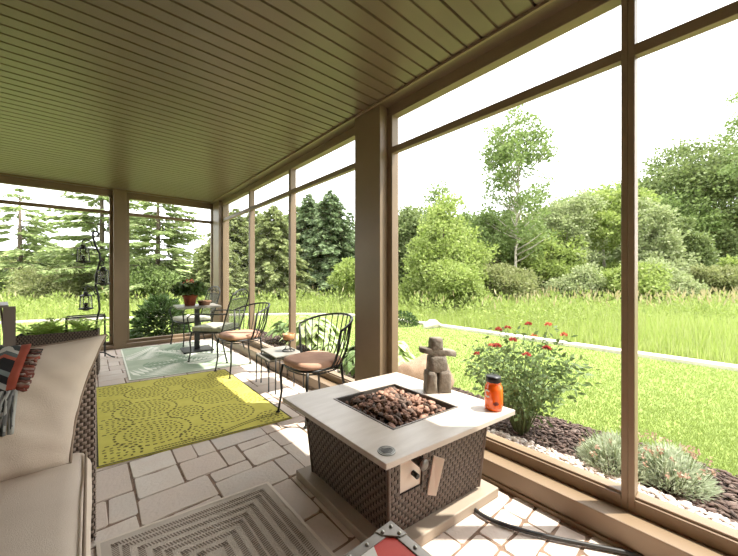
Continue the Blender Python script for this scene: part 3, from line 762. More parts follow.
# ================================================================== SOFA, CUSHION, THROW
sf = thing('wicker_sofa', 'grey brown wicker sofa with beige seat cushion', 'sofa', (-.45,1.15,0))
ox, oy = .45, -1.15
b = MB(); wicker_box(b, (-.80+ox,.02+oy,.05), (-.03+ox,1.89+oy,.30), 9, 16, 42); b.build('base', [M['wicker2'], M['wicker2_in']], sf)
for yy in (1.905, -.10):
    b = MB(); wicker_box(b, (-.86+ox,yy+oy,.0), (.018+ox,yy+.13+oy,.785), 46, 36, 6, top=True); b.build('arm', [M['wicker2'], M['wicker2_in']], sf)
b = MB(); wicker_box(b, (-.98+ox,-.10+oy,.0), (-.865+ox,2.035+oy,.80), 30, 4, 50, top=True); b.build('backrest', [M['wicker2'], M['wicker2_in']], sf)
def rbox(lo, hi, r, nseg=10, puff=0):                 # soft slab with rounded edges
    b = MB(); bm = bmesh.new(); bmesh.ops.create_cube(bm, size=2); bmesh.ops.subdivide_edges(bm, edges=bm.edges[:], cuts=nseg, use_grid_fill=True)
    c = Vector([(a+d)/2 for a,d in zip(lo,hi)]); s = Vector([(d-a)/2 for a,d in zip(lo,hi)])
    vs = []
    for v in bm.verts:
        u = v.co; p = Vector((u.x*s.x,u.y*s.y,u.z*s.z))
        q = Vector([max(-s[i]+r, min(s[i]-r, p[i])) for i in range(3)]); d = p-q
        if d.length > 1e-6: p = q+d.normalized()*min(r, d.length) if d.length > r else p
        k = (1-(u.x)**2)*(1-(u.y)**2); p.z += math.copysign(puff*k, u.z) if abs(u.z) > .5 else 0
        p += noise.noise_vector(p*5)*.006
        vs.append(c+p)
    fs = [tuple(v.index for v in f.verts) for f in bm.faces]; bm.free(); b.smooth = True; b.add(vs, fs); return b
b = rbox((-.80+ox,.05+oy,.302), (.005+ox,1.888+oy,.455), .065, 20, .012); sc = b.build('seat_cushion', M['linen'], sf); sc['label'] = 'beige linen seat cushion'
b = MB(); b.tube([(-.012+ox, .10+oy+k*.19, .449) for k in range(10)], .0045, 6); b.build('piping', M['piping'], sc)
# back pillow leaning on the far arm
PO = Vector((-.345,1.800,.69)); PU = Vector((1,0.03,0)).normalized(); PV = Vector((0.03,.28,.86)).normalized(); PN = PU.cross(PV).normalized()   # PN points to the viewer side
if PN.y > 0: PN = -PN
pw, ph, pt = .395, .25, .105
def pillow_pt(u, v, side):
    k = (max(0,1-abs(u)**2.6)**.55)*(max(0,1-abs(v)**2.6)**.55)
    pin = 1-.07*(1-abs(v)**2)*abs(u)**3; pin2 = 1-.035*(1-abs(u)**2)*abs(v)**3
    p = PO+PU*(u*pw*pin-.055*(1-v)*(u+1)/2*.9)+PV*(v*ph*pin2)+PN*(side*pt*k)
    w = noise.noise(Vector((u*2.2,v*3.1,side)))*.014*k**.3+noise.noise(Vector((u*6+v*5,v*2-u*1.5,3+side)))*.008
    sag = -.02*(1-u*u)*max(0,v)
    return p+PN*side*w+PV*sag
pl = thing('back_cushion', 'large beige linen back cushion leaning against the sofa arm', 'cushion', tuple(PO-Vector((0,0,.21))))
b = MB(); b.smooth = True; n = 40
for side in (1,-1):
    vs = [pillow_pt(-1+2*i/n, -1+2*j/n, side)-Vector(pl.location) for j in range(n+1) for i in range(n+1)]
    fs = [(j*(n+1)+i, j*(n+1)+i+1, (j+1)*(n+1)+i+1, (j+1)*(n+1)+i) for j in range(n) for i in range(n)]
    b.add(vs, fs if side > 0 else [f[::-1] for f in fs])
b.build('cover', M['linen'], pl)
b = MB(); ed = [(-1+2*i/n,-1) for i in range(n)]+[(1,-1+2*i/n) for i in range(n)]+[(1-2*i/n,1) for i in range(n)]+[(-1,1-2*i/n) for i in range(n)]
b.tube([pillow_pt(u,v,0)-Vector(pl.location) for u,v in ed], .0055, 6, closed=True); b.build('piping', M['piping'], pl)
# throw draped over it
def throw_mat():
    m = bpy.data.materials.new('patterned_throw'); m.use_nodes = True; nt = m.node_tree; nd = nt.nodes; lk = nt.links
    b = nd['Principled BSDF']; b.inputs['Roughness'].default_value = .95
    tc = nd.new('ShaderNodeUVMap'); sp = nd.new('ShaderNodeSeparateXYZ'); lk.new(tc.outputs[0], sp.inputs[0])
    cr = nd.new('ShaderNodeValToRGB'); cr.color_ramp.interpolation = 'CONSTANT'
    cols = [(0,(40,38,38)),(.12,(150,150,146)),(.22,(36,34,36)),(.34,(120,128,126)),(.42,(34,32,33)),(.62,(34,32,33)),(.66,(176,92,72)),(.72,(92,98,96)),(.80,(196,192,184)),(.86,(60,66,66)),(.93,(168,166,160))]
    e = cr.color_ramp.elements; e[0].color = L(cols[0][1])+(1,); e[1].position = cols[1][0]; e[1].color = L(cols[1][1])+(1,)
    for p, c in cols[2:]: q = e.new(p); q.color = L(c)+(1,)
    # zigzag: v + triangle wave of u
    pp_ = nd.new('ShaderNodeMath'); pp_.operation = 'PINGPONG'; lk.new(sp.outputs[0], pp_.inputs[0]); pp_.inputs[1].default_value = .14
    ml = nd.new('ShaderNodeMath'); ml.operation = 'MULTIPLY_ADD'; lk.new(pp_.outputs[0], ml.inputs[0]); ml.inputs[1].default_value = 1.3; lk.new(sp.outputs[1], ml.inputs[2])
    fr = nd.new('ShaderNodeMath'); fr.operation = 'FRACT'; lk.new(ml.outputs[0], fr.inputs[0])
    lk.new(fr.outputs[0], cr.inputs[0])
    gt = nd.new('ShaderNodeMath'); gt.operation = 'GREATER_THAN'; lk.new(sp.outputs[0], gt.inputs[0]); gt.inputs[1].default_value = .93
    mx = nd.new('ShaderNodeMix'); mx.data_type = 'RGBA'; lk.new(gt.outputs[0], mx.inputs[0]); lk.new(cr.outputs[0], mx.inputs[6]); mx.inputs[7].default_value = L((148,70,52))+(1,)
    lk.new(mx.outputs[2], b.inputs['Base Color'])
    return m
M['throw'] = throw_mat()
th = thing('throw_blanket', 'black grey and rust patterned throw with fringe draped over the beige cushion', 'blanket', tuple(PO-Vector((.3,.05,.1))))
to = Vector(th.location)
v0t = .28
def throw_pt(s, v, lift=.012):                        # s 0..1 across, v 0..1 from bottom of the front up and over the top
    u = -.55+.96*s
    if v < .8: q = pillow_pt(u, v0t+(.94-v0t)*v/.8, 1)+PN*(lift+.004*noise.noise(Vector((s*5,v*7,1))))
    else:
        k = (v-.8)/.2; q = pillow_pt(u,.94,1).lerp(pillow_pt(u,.80,-1), k)+PV*(.03*sin(pi*k)+lift*.6)+PN*lift*(1-2*k)
    return q
b = MB(); b.smooth = True; ns, nv_ = 30, 44
vs = [throw_pt(i/ns, j/nv_)-to for j in range(nv_+1) for i in range(ns+1)]
fs = [(j*(ns+1)+i, j*(ns+1)+i+1, (j+1)*(ns+1)+i+1, (j+1)*(ns+1)+i) for j in range(nv_) for i in range(ns)]
b.add(vs, fs); tb = b.build('cloth', M['throw'], th)
so = tb.modifiers.new('thickness','SOLIDIFY'); so.thickness = .006; so.offset = 1
uv = tb.data.uv_layers.new(name='UVMap')
for lp in tb.data.loops:
    j, i = divmod(lp.vertex_index, ns+1); uv.data[lp.index].uv = (i/ns, j/nv_)
b = MB(); b2 = MB()
for i in range(150):
    s = i/149; p0 = throw_pt(s, 0); pts = [p0-to]
    u = -.55+.96*s; dx = random.uniform(-.06,.09)
    for k in range(1,7): pts.append(pillow_pt(u+dx*k/6, max(-.97,v0t-.105*k), 1)+PN*(.012+.006*random.random())-to)
    b.tube(pts, random.uniform(.004,.008), 5)
for i in range(26):
    v = i/25*.78; p0 = throw_pt(1, v); pts = [p0-to]
    for k in range(1,4): pts.append(pillow_pt(.41+.03*k+random.uniform(-.008,.008), v0t+(.94-v0t)*v/.8-.012*k+random.uniform(-.02,.02), 1)+PN*(.012+.006*random.random())-to)
    b2.tube(pts, random.uniform(.004,.007), 5)
fm = mat('fringe_yarn', (120,120,116), .95, island=[(60,60,62),(176,174,168),(110,116,114),(46,46,48),(206,202,194)])
fm2 = mat('rust_fringe_yarn', (140,70,52), .95, island=[(150,74,54),(70,66,64),(126,58,44),(160,150,140)])
b.build('fringe', fm, th); b2.build('side_fringe', fm2, th)

# ================================================================== METAL TRUNK (foreground)
tk = thing('storage_trunk', 'red and white painted trunk with riveted galvanised edges in the foreground', 'trunk', (.43,.34,0))
zk = .45; hx, hy = .256, .346
b = MB(); b.box((-hx,-hy,.02),(hx,hy,zk-.004)); b.build('body', M['red'], tk)
b = MB(); b.m = 0
b.box((-hx+.02,-hy+.02,zk-.005),(hx-.02,hy-.02,zk-.001))
b.m = 1
pts = [(-.236,-.326),(-.236,.326)]+[(.165-.085*sin(min(k,7)*.22), .326-k*.0435) for k in range(16)]
b.prism(pts, zk-.001, zk-.0003)
b.build('painted_lid', [M['red'], M['tin']], tk)
e = .028
b = MB()
for lo, hi in (((-hx-.002,-hy-.002,zk-e),(hx+.002,-hy+e,zk+.002)),((-hx-.002,hy-e,zk-e),(hx+.002,hy+.002,zk+.002)),((-hx-.002,-hy,zk-e),(-hx+e,hy,zk+.002)),((hx-e,-hy,zk-e),(hx+.002,hy,zk+.002)),
               ((-hx-.002,-hy-.002,0),(hx+.002,-hy+.006,e)),((-hx-.002,hy-.006,0),(hx+.002,hy+.002,e)),((-hx-.002,-hy,0),(-hx+.006,hy,e)),((hx-.006,-hy,0),(hx+.002,hy,e))): b.box(lo,hi)
for sx in (-1,1):
    for sy in (-1,1): b.box((sx*hx-.012,sy*hy-.012,0),(sx*hx+.003*sx+.0,sy*hy+.003*sy,zk)) if False else b.box((min(sx*hx,sx*(hx-.025)),min(sy*(hy+.002),sy*(hy-.004)),0),(max(sx*hx,sx*(hx-.025)),max(sy*(hy+.002),sy*(hy-.004)),zk))
tr = b.build('metal_edging', M['trunk_steel'], tk, bevel=.002)
for sx in (-1,1):
    for sy in (-1,1):
        b = MB(); c = (sx*hx, sy*hy)
        poly = [(c[0]+sx*.004,c[1]+sy*.004),(c[0]-sx*.062,c[1]+sy*.004),(c[0]-sx*.056,c[1]-sy*.02),(c[0]-sx*.036,c[1]-sy*.04),(c[0]-sx*.02,c[1]-sy*.058),(c[0]+sx*.004,c[1]-sy*.062)]
        if sx*sy < 0: poly = poly[::-1]
        b.prism(poly, zk-.03, zk+.005); b.build('corner_bracket', M['trunk_steel'], tk, bevel=.002)
rv = []
for k in range(8): rv += [(-hx+.045+k*.06, hy-.013), (-hx+.045+k*.06, -hy+.013)]
for k in range(11): rv += [(-hx+.013, -hy+.045+k*.06), (hx-.013, -hy+.045+k*.06)]
rv += [(sx*(hx-.014), sy*(hy-.014)) for sx in (-1,1) for sy in (-1,1)]
for x, y in rv:
    b = MB(); b.lathe([(.0062,0),(.0055,.003),(.003,.005),(.0005,.0056)], 10, (x,y,zk+(.005 if abs(x)>hx-.06 and abs(y)>hy-.06 else .002))); b.build('rivet', M['steel'], tk)

# ================================================================== HOSE
def flr(u, v, z=0):
    d = (CAMZ-z)*F/(v-275); return bearing(u, d)
hp = [flr(u,v,.014) for u,v in ((473,508),(484,516),(500,523),(525,531),(555,538),(590,545),(620,551),(650,558))]
b = MB(); pts = [Vector((x,y,.0135)) for x,y in hp]
sm = []
for i in range(len(pts)-1):
    p0,p1,p2,p3 = pts[max(i-1,0)],pts[i],pts[i+1],pts[min(i+2,len(pts)-1)]
    for k in range(6):
        t = k/6; sm.append(.5*((2*p1)+(p2-p0)*t+(2*p0-5*p1+4*p2-p3)*t*t+(3*p1-p0-3*p2+p3)*t**3))
b.tube(sm+[pts[-1]], .0095, 8); tag(b.build('gas_hose', M['hose']), 'black gas hose running from the fire table along the pavers', 'hose')

# ================================================================== FAR LEFT: wicker chair, planter, lantern tree, stand
wc = thing('wicker_armchair', 'grey wicker armchair at the left edge near the end wall', 'chair', (-.965,5.3,0), rad(8))
b = MB(); wicker_box(b, (-.33,-.33,.03),(.33,.33,.38), 14, 14, 14, top=True); b.build('seat_base', [M['wicker3'], M['wicker2_in']], wc)
b = MB(); weave(b, [(.33,-.36,.2),(.33,.33,.2),(.27,.30,.87),(.27,-.33,.87)], 28, 14, .008); weave(b, [(.28,.33,.2),(.28,-.36,.2),(.22,-.33,.87),(.22,.30,.87)], 28, 14, .008)
b.box((.22,-.335,.86),(.28,.305,.885)); b.box((.24,-.36,.2),(.33,-.33,.87)); b.build('backrest', [M['wicker3'], M['wicker2_in']], wc)
for y in (-.36,.30):
    b = MB(); wicker_box(b, (-.33,y,.3),(.22,y+.06,.58), 11, 12, 2, top=True); b.build('arm', [M['wicker3'], M['wicker2_in']], wc)
fp = thing('fern_planter', 'long dark wicker planter filled with bright green ferns', 'planter', (-.245,5.12,0), rad(-4))
b = MB(); wicker_box(b, (-.34,-.13,.02),(.33,.13,.55), 24, 24, 9); b.build('planter_box', [M['wicker'], M['wicker_in']], fp)
b = MB(); b.box((-.33,-.12,.48),(.32,.12,.51)); b.build('soil', M['soil'], fp)
Vl = []
for k in range(46):
    x = random.uniform(-.26,.28); a_ = random.uniform(0,2*pi); ln = random.uniform(.14,.26); up = random.uniform(1.0,2.1)
    for i in range(22):
        t = i/21; px = x+cos(a_)*ln*t*1.0; py = sin(a_)*ln*t*.7; pz = .51+ln*up*(t-.62*t*t)
        for s in (-1,1):
            d = np.array([[cos(a_)*.4-sin(a_)*s, sin(a_)*.4+cos(a_)*s, .1]]); Vl.append(leaves(np.array([[px,py,pz]]), d, .055*(1-.75*t)+.008, .016))
npmesh('fronds', np.concatenate(Vl), 4, M['leaf_fern'], fp)
# lantern tree
LT = (.065,5.9)
lt = thing('lantern_stand', 'tall black twisting iron pole with scroll hooks for lanterns', 'lantern stand', (LT[0],LT[1],0))
b = MB(); R0 = lambda dr_, z: Vector((CS*dr_, -SN*dr_, z))
pts = [R0(.0,.03),R0(.0,.4),R0(.01,.55),R0(.05,.72),R0(.035,.9),R0(-.005,1.05),R0(.0,1.2),R0(.06,1.4),R0(.05,1.5),R0(-.01,1.62),R0(-.045,1.74),R0(-.04,1.80),R0(.0,1.815),R0(.035,1.79),R0(.03,1.75),R0(.01,1.75)]
b.tube(pts, .013, 8); b.build('pole', M['iron'], lt)
b = MB()
for k in range(3): a_ = 2*pi*k/3; b.tube([(0,0,.12),(.09*cos(a_),.09*sin(a_),.10),(.17*cos(a_),.17*sin(a_),.03),(.21*cos(a_),.21*sin(a_),.012)], .010, 6)
b.build('tripod_base', M['iron'], lt)
hooks = [(-.18,1.69),(.10,1.38),(-.14,1.03)]
lanp = []
for hx_, hz in hooks:
    s = 1 if hx_ > 0 else -1; base = .02 if s > 0 else -.0
    b = MB(); b.tube([R0(base if hz < 1.5 else -.04, hz-.10),R0(hx_*.4,hz-.02),R0(hx_*.8,hz+.02),R0(hx_,hz+.0),R0(hx_+s*.012,hz-.03),R0(hx_,hz-.045)], .007, 6); b.build('hook', M['iron'], lt)
b = MB(); b.tube([R0(.02+.06*(1-k/16)*cos(k*.6)+.13, .34+.075*(1-k/16)*sin(k*.6)) for k in range(15)], .007, 6); b.tube([R0(.0,.26),R0(.08,.27),R0(.13,.30)], .007, 6); b.build('scroll', M['iron'], lt)
for i, (hx_, hz) in enumerate(hooks):
    p = Vector((LT[0],LT[1],0))+R0(hx_, hz-.045-.285)
    ln = thing('hanging_lantern', ['black glass lantern on the highest hook of the lantern stand','black glass lantern on the right hand hook of the lantern stand','black glass lantern on the lowest hook of the lantern stand'][i], 'lantern', tuple(p), rad(-20), 'lanterns on the iron stand')
    b = MB(); b.lathe([(.001,0),(.03,0),(.035,.012),(.085,.02),(.085,.04),(.001,.04)], 8); b.build('base', M['iron'], ln)
    b = MB(); b.lathe([(.08,.205),(.06,.215),(.03,.235),(.03,.25),(.036,.255),(.02,.265),(.001,.268)], 8)
    b.tube([(.018*cos(2*pi*k/12),0,.272+.014*sin(2*pi*k/12)) for k in range(12)], .003, 5, closed=True); b.build('cap', M['iron'], ln)
    b = MB()
    for k in range(4): a_ = pi/4+k*pi/2; b.tube([(.075*cos(a_),.075*sin(a_),.035),(.065*cos(a_),.065*sin(a_),.21)], .006, 5)
    b.build('cage', M['iron'], ln)
    b = MB(); b.lathe([(.062,.042),(.054,.204)], 16); b.f = b.f[:-2]; b.mi = b.mi[:-2]; b.sm = b.sm[:-2]; b.build('glass', M['lantglass'], ln)
    b = MB(); b.lathe([(.001,.04),(.022,.04),(.022,.11),(.001,.112)], 14); b.build('candle', M['iron'], ln)
ps = thing('plant_stand', 'low black metal frame table with a white top behind the ferns', 'table', (-.03,6.25,0), rad(0))
b = MB(); b.tube([(-.22,-.13,.60),(.20,-.13,.60),(.20,.13,.60),(-.22,.13,.60)], .010, 6, closed=True); b.build('top_rail', M['iron'], ps)
b = MB(); b.box((-.21,-.12,.575),(.19,.12,.59)); tpn = b.build('tabletop', M['tin'], ps); tpn['label'] = 'white top'
for x in (-.22,.20):
    for y in (-.13,.13): b = MB(); b.tube([(x,y,.60),(x,y,0)], .010, 6); b.build('leg', M['iron'], ps)

# ================================================================== OUTSIDE GROUND
def edge_x(Y): return float(np.interp(Y, EY, EX))
EY = [-12,0,5.1,7.0,8.2,9.3,11,12.7,14.0]; EX = [6.7,6.56,6.53,6.4,6.1,5.0,2.6,-1.4,-8]
LZ = -.10
g = MB(); g.box((-90,-60,-.60),(150,160,-.22)); struct(g.build('ground', M['meadowbase']), 'meadow ground')
lw_ = MB(); poly = [(1.99,-12)]+[(edge_x(y), y) for y in np.linspace(-12,14,60)]+[(-12,14.2),(-12,6.86),(1.99,6.86)]
lw_.prism(poly, -.5, LZ); struct(lw_.build('lawn_ground', M['lawnbase']), 'mown lawn')
be = lambda y: 3.02+.10*sin(y*.9)+.05*sin(y*2.3+1)
pb = lambda y: 2.38+.04*sin(y*2.1)
bd_ = MB(); ys = np.linspace(-3,7.5,60); bd_.prism([(1.985,-3)]+[(be(y),y) for y in ys]+[(1.985,7.5)], -.4, -.075); struct(bd_.build('mulch_ground', M['mulchbed']), 'mulch bed')
bp_ = MB(); bp_.prism([(1.984,-3)]+[(pb(y),y) for y in ys]+[(1.984,7.5)], -.4, -.058); struct(bp_.build('gravel_ground', M['pebblebed']), 'gravel strip')
ep = MB(); ys = np.linspace(-12,14,120)
pr = None
for i in range(len(ys)):
    y = ys[i]; x = edge_x(y); x2 = edge_x(min(y+.05,14)); t = Vector((x2-x, .05)).normalized() if i < len(ys)-1 else t
    nrm = Vector((t.y,-t.x)); a_ = Vector((x,y)); c_ = a_+nrm*.22
    q = [(a_.x,a_.y,-.4),(c_.x,c_.y,-.4),(c_.x,c_.y,-.045),(a_.x,a_.y,-.045)]
    if pr: ep.add(pr+q, [(0,1,5,4),(1,2,6,5),(2,3,7,6),(3,0,4,7)])
    pr = q
struct(ep.build('garden_path', M['concrete']), 'pale concrete edging strip round the lawn')
# pebbles
b = MB(); r2 = random.Random(3)
ico = bmesh.new(); bmesh.ops.create_icosphere(ico, subdivisions=1, radius=1); iv = np.array([v.co[:] for v in ico.verts]); ifc = np.array([[v.index for v in f.verts] for f in ico.faces]); ico.free()
def stones(name, C, S, m):                            # C (N,3) centres, S (N,3) radii -> one mesh with shared vertices per stone
    n = len(C); a = rng.uniform(0,2*pi,n); ca, sa = cos_(a)[:,None], sin_(a)[:,None]
    v = iv[None]*(1+rng.uniform(-.2,.2,(n,len(iv),1)))*S[:,None,:]
    vx = v[...,0]*ca-v[...,1]*sa; vy = v[...,0]*sa+v[...,1]*ca
    V = np.stack([vx,vy,v[...,2]],-1)+C[:,None,:]
    Fc = (ifc[None]+np.arange(n)[:,None,None]*len(iv)).reshape(-1,3)
    me = bpy.data.meshes.new(name); V = V.reshape(-1,3)
    me.vertices.add(len(V)); me.vertices.foreach_set('co', V.astype(np.float32).ravel())
    me.loops.add(Fc.size); me.loops.foreach_set('vertex_index', Fc.astype(np.int32).ravel())
    me.polygons.add(len(Fc)); me.polygons.foreach_set('loop_start', np.arange(0,Fc.size,3,dtype=np.int32)); me.polygons.foreach_set('loop_total', np.full(len(Fc),3,dtype=np.int32))
    me.polygons.foreach_set('use_smooth', np.ones(len(Fc), dtype=bool)); me.materials.append(m); me.update(); me.validate()
    o = bpy.data.objects.new(name, me); return link(o)
n = 6400; Y = rng.uniform(-.6,6.4,n)**1; Y = np.where(rng.uniform(0,1,n)<.6, rng.uniform(-1.6,2.4,n), Y); X = 2.0+rng.uniform(0,1,n)*(np.array([pb(y) for y in Y])-2.0+.03)+.035
s = rng.uniform(.009,.021,n); tag(stones('gravel', np.stack([X,Y,np.full(n,-.056)+rng.uniform(0,.01,n)],1), np.stack([s*1.25,s,s*.7],1), M['pebble']), 'pale white and pink pebbles along the window wall', 'gravel', kind='stuff')
n = 9000; Y = np.where(rng.uniform(0,1,n)<.65, rng.uniform(-1.8,2.6,n), rng.uniform(-.6,7,n)); X = np.array([pb(y) for y in Y])-.03+rng.uniform(0,1,n)*np.array([be(y)-pb(y)+.04 for y in Y])
s = rng.uniform(.012,.032,n); tag(stones('mulch', np.stack([X,Y,np.full(n,-.073)+rng.uniform(0,.018,n)],1), np.stack([s*1.2,s*.42,s*.3],1), M['mulch']), 'dark brown shredded bark mulch in the flower bed', 'mulch', kind='stuff')
# lawn blades
def sample_view(n, d0, d1, p=1.0):
    n = int(n*1.55); u = rng.uniform(-330, 1080, n); q = rng.uniform(0,1,n); d = d0*(d1/d0)**q
    r = (u-369)/F*d
    return CS*r+SN*d, CS*d-SN*r, d
X, Y, d = sample_view(360000, 1.9, 15)
ex = np.interp(Y, EY, EX); bx = 3.02+.10*sin_(Y*.9)+.05*sin_(Y*2.3+1)
ok = (X < ex-.02) & (((X > bx-.02) & (Y < 7.5)) | (Y > 7.2)) & (Y < 14) & (X > -12)
X, Y, d = X[ok], Y[ok], d[ok]; n = len(X)
h = rng.uniform(.018,.034,n); w = .003+.0016*d
tag(npmesh('lawn_grass', blades(np.stack([X,Y,np.full(n,LZ)],1), h, w*rng.uniform(.7,1.3,n), 1.1), 3, M['lawn']), 'short bright green mown grass of the lawn', 'grass', kind='stuff')
# meadow
X, Y, d = sample_view(240000, 4.5, 60)
ex = np.interp(Y, EY, EX)
ok = ((X > ex+.35) & (Y < 14)) | (Y > 14.3)
X, Y, d, ex = X[ok], Y[ok], d[ok], ex[ok]; n = len(X)
patch = np.array([noise.noise(Vector((x*.25,y*.25,0))) for x,y in zip(X,Y)])
edge_d = np.clip(np.where(Y < 14, X-ex, 3), 0, 3)/3
h = rng.uniform(.40,.80,n)*(.85+.5*patch)*(.55+.45*edge_d); w = .010+.0026*d
tag(npmesh('meadow_grass', blades(np.stack([X,Y,np.full(n,-.22)],1), h, w*rng.uniform(.6,1.3,n), .45), 3, M['meadow']), 'tall wild meadow grass beyond the lawn edging', 'grass', kind='stuff')
X, Y, d = sample_view(9000, 8, 45); ex = np.interp(Y, EY, EX); u = (CS*X-SN*Y)/d
ok = (((X > ex+.6) & (Y < 14)) | (Y > 14.5)) & (rng.uniform(0,1,len(X)) < np.clip(-.1+1.0*u, .04, 1))
X, Y, d = X[ok], Y[ok], d[ok]; n = len(X)
P = np.stack([X,Y,rng.uniform(.30,.62,n)],1); D = np.stack([rng.normal(size=n)*.25, rng.normal(size=n)*.25, np.ones(n)],1)
tag(npmesh('meadow_seed_heads', leaves(P, D, rng.uniform(.14,.28,n), .018+.003*d), 4, M['straw']), 'straw coloured seed heads standing in the meadow', 'grass', kind='stuff')
X, Y, d = sample_view(2600, 7, 20); ex = np.interp(Y, EY, EX)
ok = ((X > ex+.5) & (Y < 14)) | (Y > 14.5); Cw = np.stack([X[ok],Y[ok],rng.uniform(.05,.38,ok.sum())],1); dw = np.repeat(d[ok],16)
ow = unit(rng.normal(size=(len(dw),3))); Pw = np.repeat(Cw,16,0)+ow*np.array([.16,.16,.22])
tag(npmesh('meadow_weeds', leaves(Pw, ow+np.array([0,0,.6]), .05+.008*dw, .016+.0035*dw), 4, M['leaf_lime']), 'leafy lime green weeds among the meadow grass', 'weeds', kind='stuff')
hb = MB(); hb.blob((-18,130,-9), (85,30,17), 4, .1, 1.2, 3); struct(hb.build('hill', M['hill']), 'hazy green hill beyond the trees')

# ================================================================== TREES
def gz(): return -.22
def clumps(C, R, per, ln, wd, up=.1):
    n = len(C)*per; c = np.repeat(C, per, 0); r = np.repeat(np.broadcast_to(R, len(C)), per)[:,None]
    o = rng.normal(size=(n,3)); o = unit(o)*rng.uniform(.1,1,(n,1))**.5
    P = c+o*r*np.array([1,1,.75])
    D = o+rng.normal(size=(n,3))*.5+np.array([0,0,up])
    k = rng.uniform(.7,1.3,n)
    return leaves(P, D, ln*k, wd*k)
def crown(ells, n):
    w = np.array([e[1][0]*e[1][1]*e[1][2] for e in ells])**.67; w = w/w.sum(); out = []
    for (c, r), ww in zip(ells, w):
        m = max(3, int(n*ww)); d = unit(rng.normal(size=(m,3))); d[:,2] = np.where(d[:,2] < -.5, -d[:,2], d[:,2])
        out.append(np.array(c)+d*np.array(r)*rng.uniform(.55,1.0,(m,1)))
    return np.concatenate(out)
DK, WK = .68, 1.3
def tree_thing(name, label, u, d, cat='tree', group=None):
    x, y = bearing(u, d); return thing(name, label, cat, (x,y,-.22), random.uniform(0,6), group)
def ztop(v, d): return (275-v)*d/F+CAMZ+.22           # height above the meadow for an image row
def trunk_mesh(h, r, C, m, parent, nb=14, lean=.3):
    b = MB(); lx, ly = random.uniform(-lean,lean), random.uniform(-lean,lean)
    ax = lambda t: Vector((lx*t*t+.12*sin(t*5)*lean, ly*t*t, h*t))
    b.tube([ax(i/9) for i in range(10)], [r*(1-.85*i/9) for i in range(10)], 8)
    idx = rng.choice(len(C), min(nb, len(C)), replace=False)
    for i in idx:
        e = Vector(C[i]); t = min(.92, max(.15, (e.z-.25*Vector((e.x,e.y)).length)/h*.85)); s = ax(t)
        if e.z < s.z-.5: continue
        m_ = s.lerp(e, .5)+Vector((0,0,-.04*(e-s).length))
        b.tube([s, m_, e], [r*.35*(1-t)+.02, r*.2*(1-t)+.014, .008], 5)
    b.build('trunk', m, parent)
def broad(label, u, d, v_top, wpx, leaf, name='broadleaf_tree', bark='bark', low=.12, n=None, per=26, ls=None, shape='round', dens=1.0, nb=14, group='trees beyond the meadow', cat='tree', cr=.1):
    d = d*DK if d > 15.5 else d*.86; h = ztop(v_top, d); R = wpx*WK*d/F/2
    t = tree_thing(name, label, u, d, cat, group)
    ells = []
    if shape == 'round':
        ells = [((0,0,h*.62),(R*.8,R*.8,h*.36))]
        for k in range(9):
            a_ = k*2.4; zz_ = random.uniform(low+.12,.86)*h; q = R*.62*(1-abs(zz_/h-.5)*.8)
            ells.append(((q*cos(a_), q*sin(a_), zz_), (R*random.uniform(.34,.5),R*random.uniform(.34,.5),h*random.uniform(.10,.17))))
    elif shape == 'cone':
        for k in range(9):
            f = k/8; zz_ = h*(low+.08+(.86-low)*f); q = R*(1-.75*f**1.3)
            ells.append(((random.uniform(-.15,.15)*R, random.uniform(-.15,.15)*R, zz_),(q,q,h*.12)))
        for k in range(8):
            a_ = k*2.4; f = random.uniform(.05,.6); q = R*(1-.75*f); ells.append(((q*.7*cos(a_), q*.7*sin(a_), h*(low+.1+.8*f)),(q*.4,q*.4,h*.09)))
    elif shape == 'bush':
        for k in range(9):
            a_ = k*2.4; q = R*random.uniform(.2,.6); ells.append(((q*cos(a_), q*sin(a_), h*random.uniform(.25,.7)),(R*.5,R*.5,h*.28)))
    if low < .1 and shape == 'round':
        for k in range(8):
            a_ = k*2.4+.5; q = R*.6; ells.append(((q*cos(a_), q*sin(a_), h*random.uniform(.08,.28)),(R*.42,R*.42,h*.13)))
        dens *= 1.3
    n = n or int(260*dens)
    C = crown(ells, n); C = C[C[:,2] > h*low*.6]
    top = C[:,2].max(); 
    C[:,2] *= (h-.1)/max(top,.1) if shape != 'bush' else 1
    ls = (ls or .0085*d/DK)*.62; per = int(per*2.1)
    npmesh('foliage', clumps(C, max(R*cr*1.6, .28), per, ls*1.15, ls*.8), 4, M[leaf], t)
    trunk_mesh(h*.85, max(.05,R*.045), C, M[bark], t, nb)
    return t
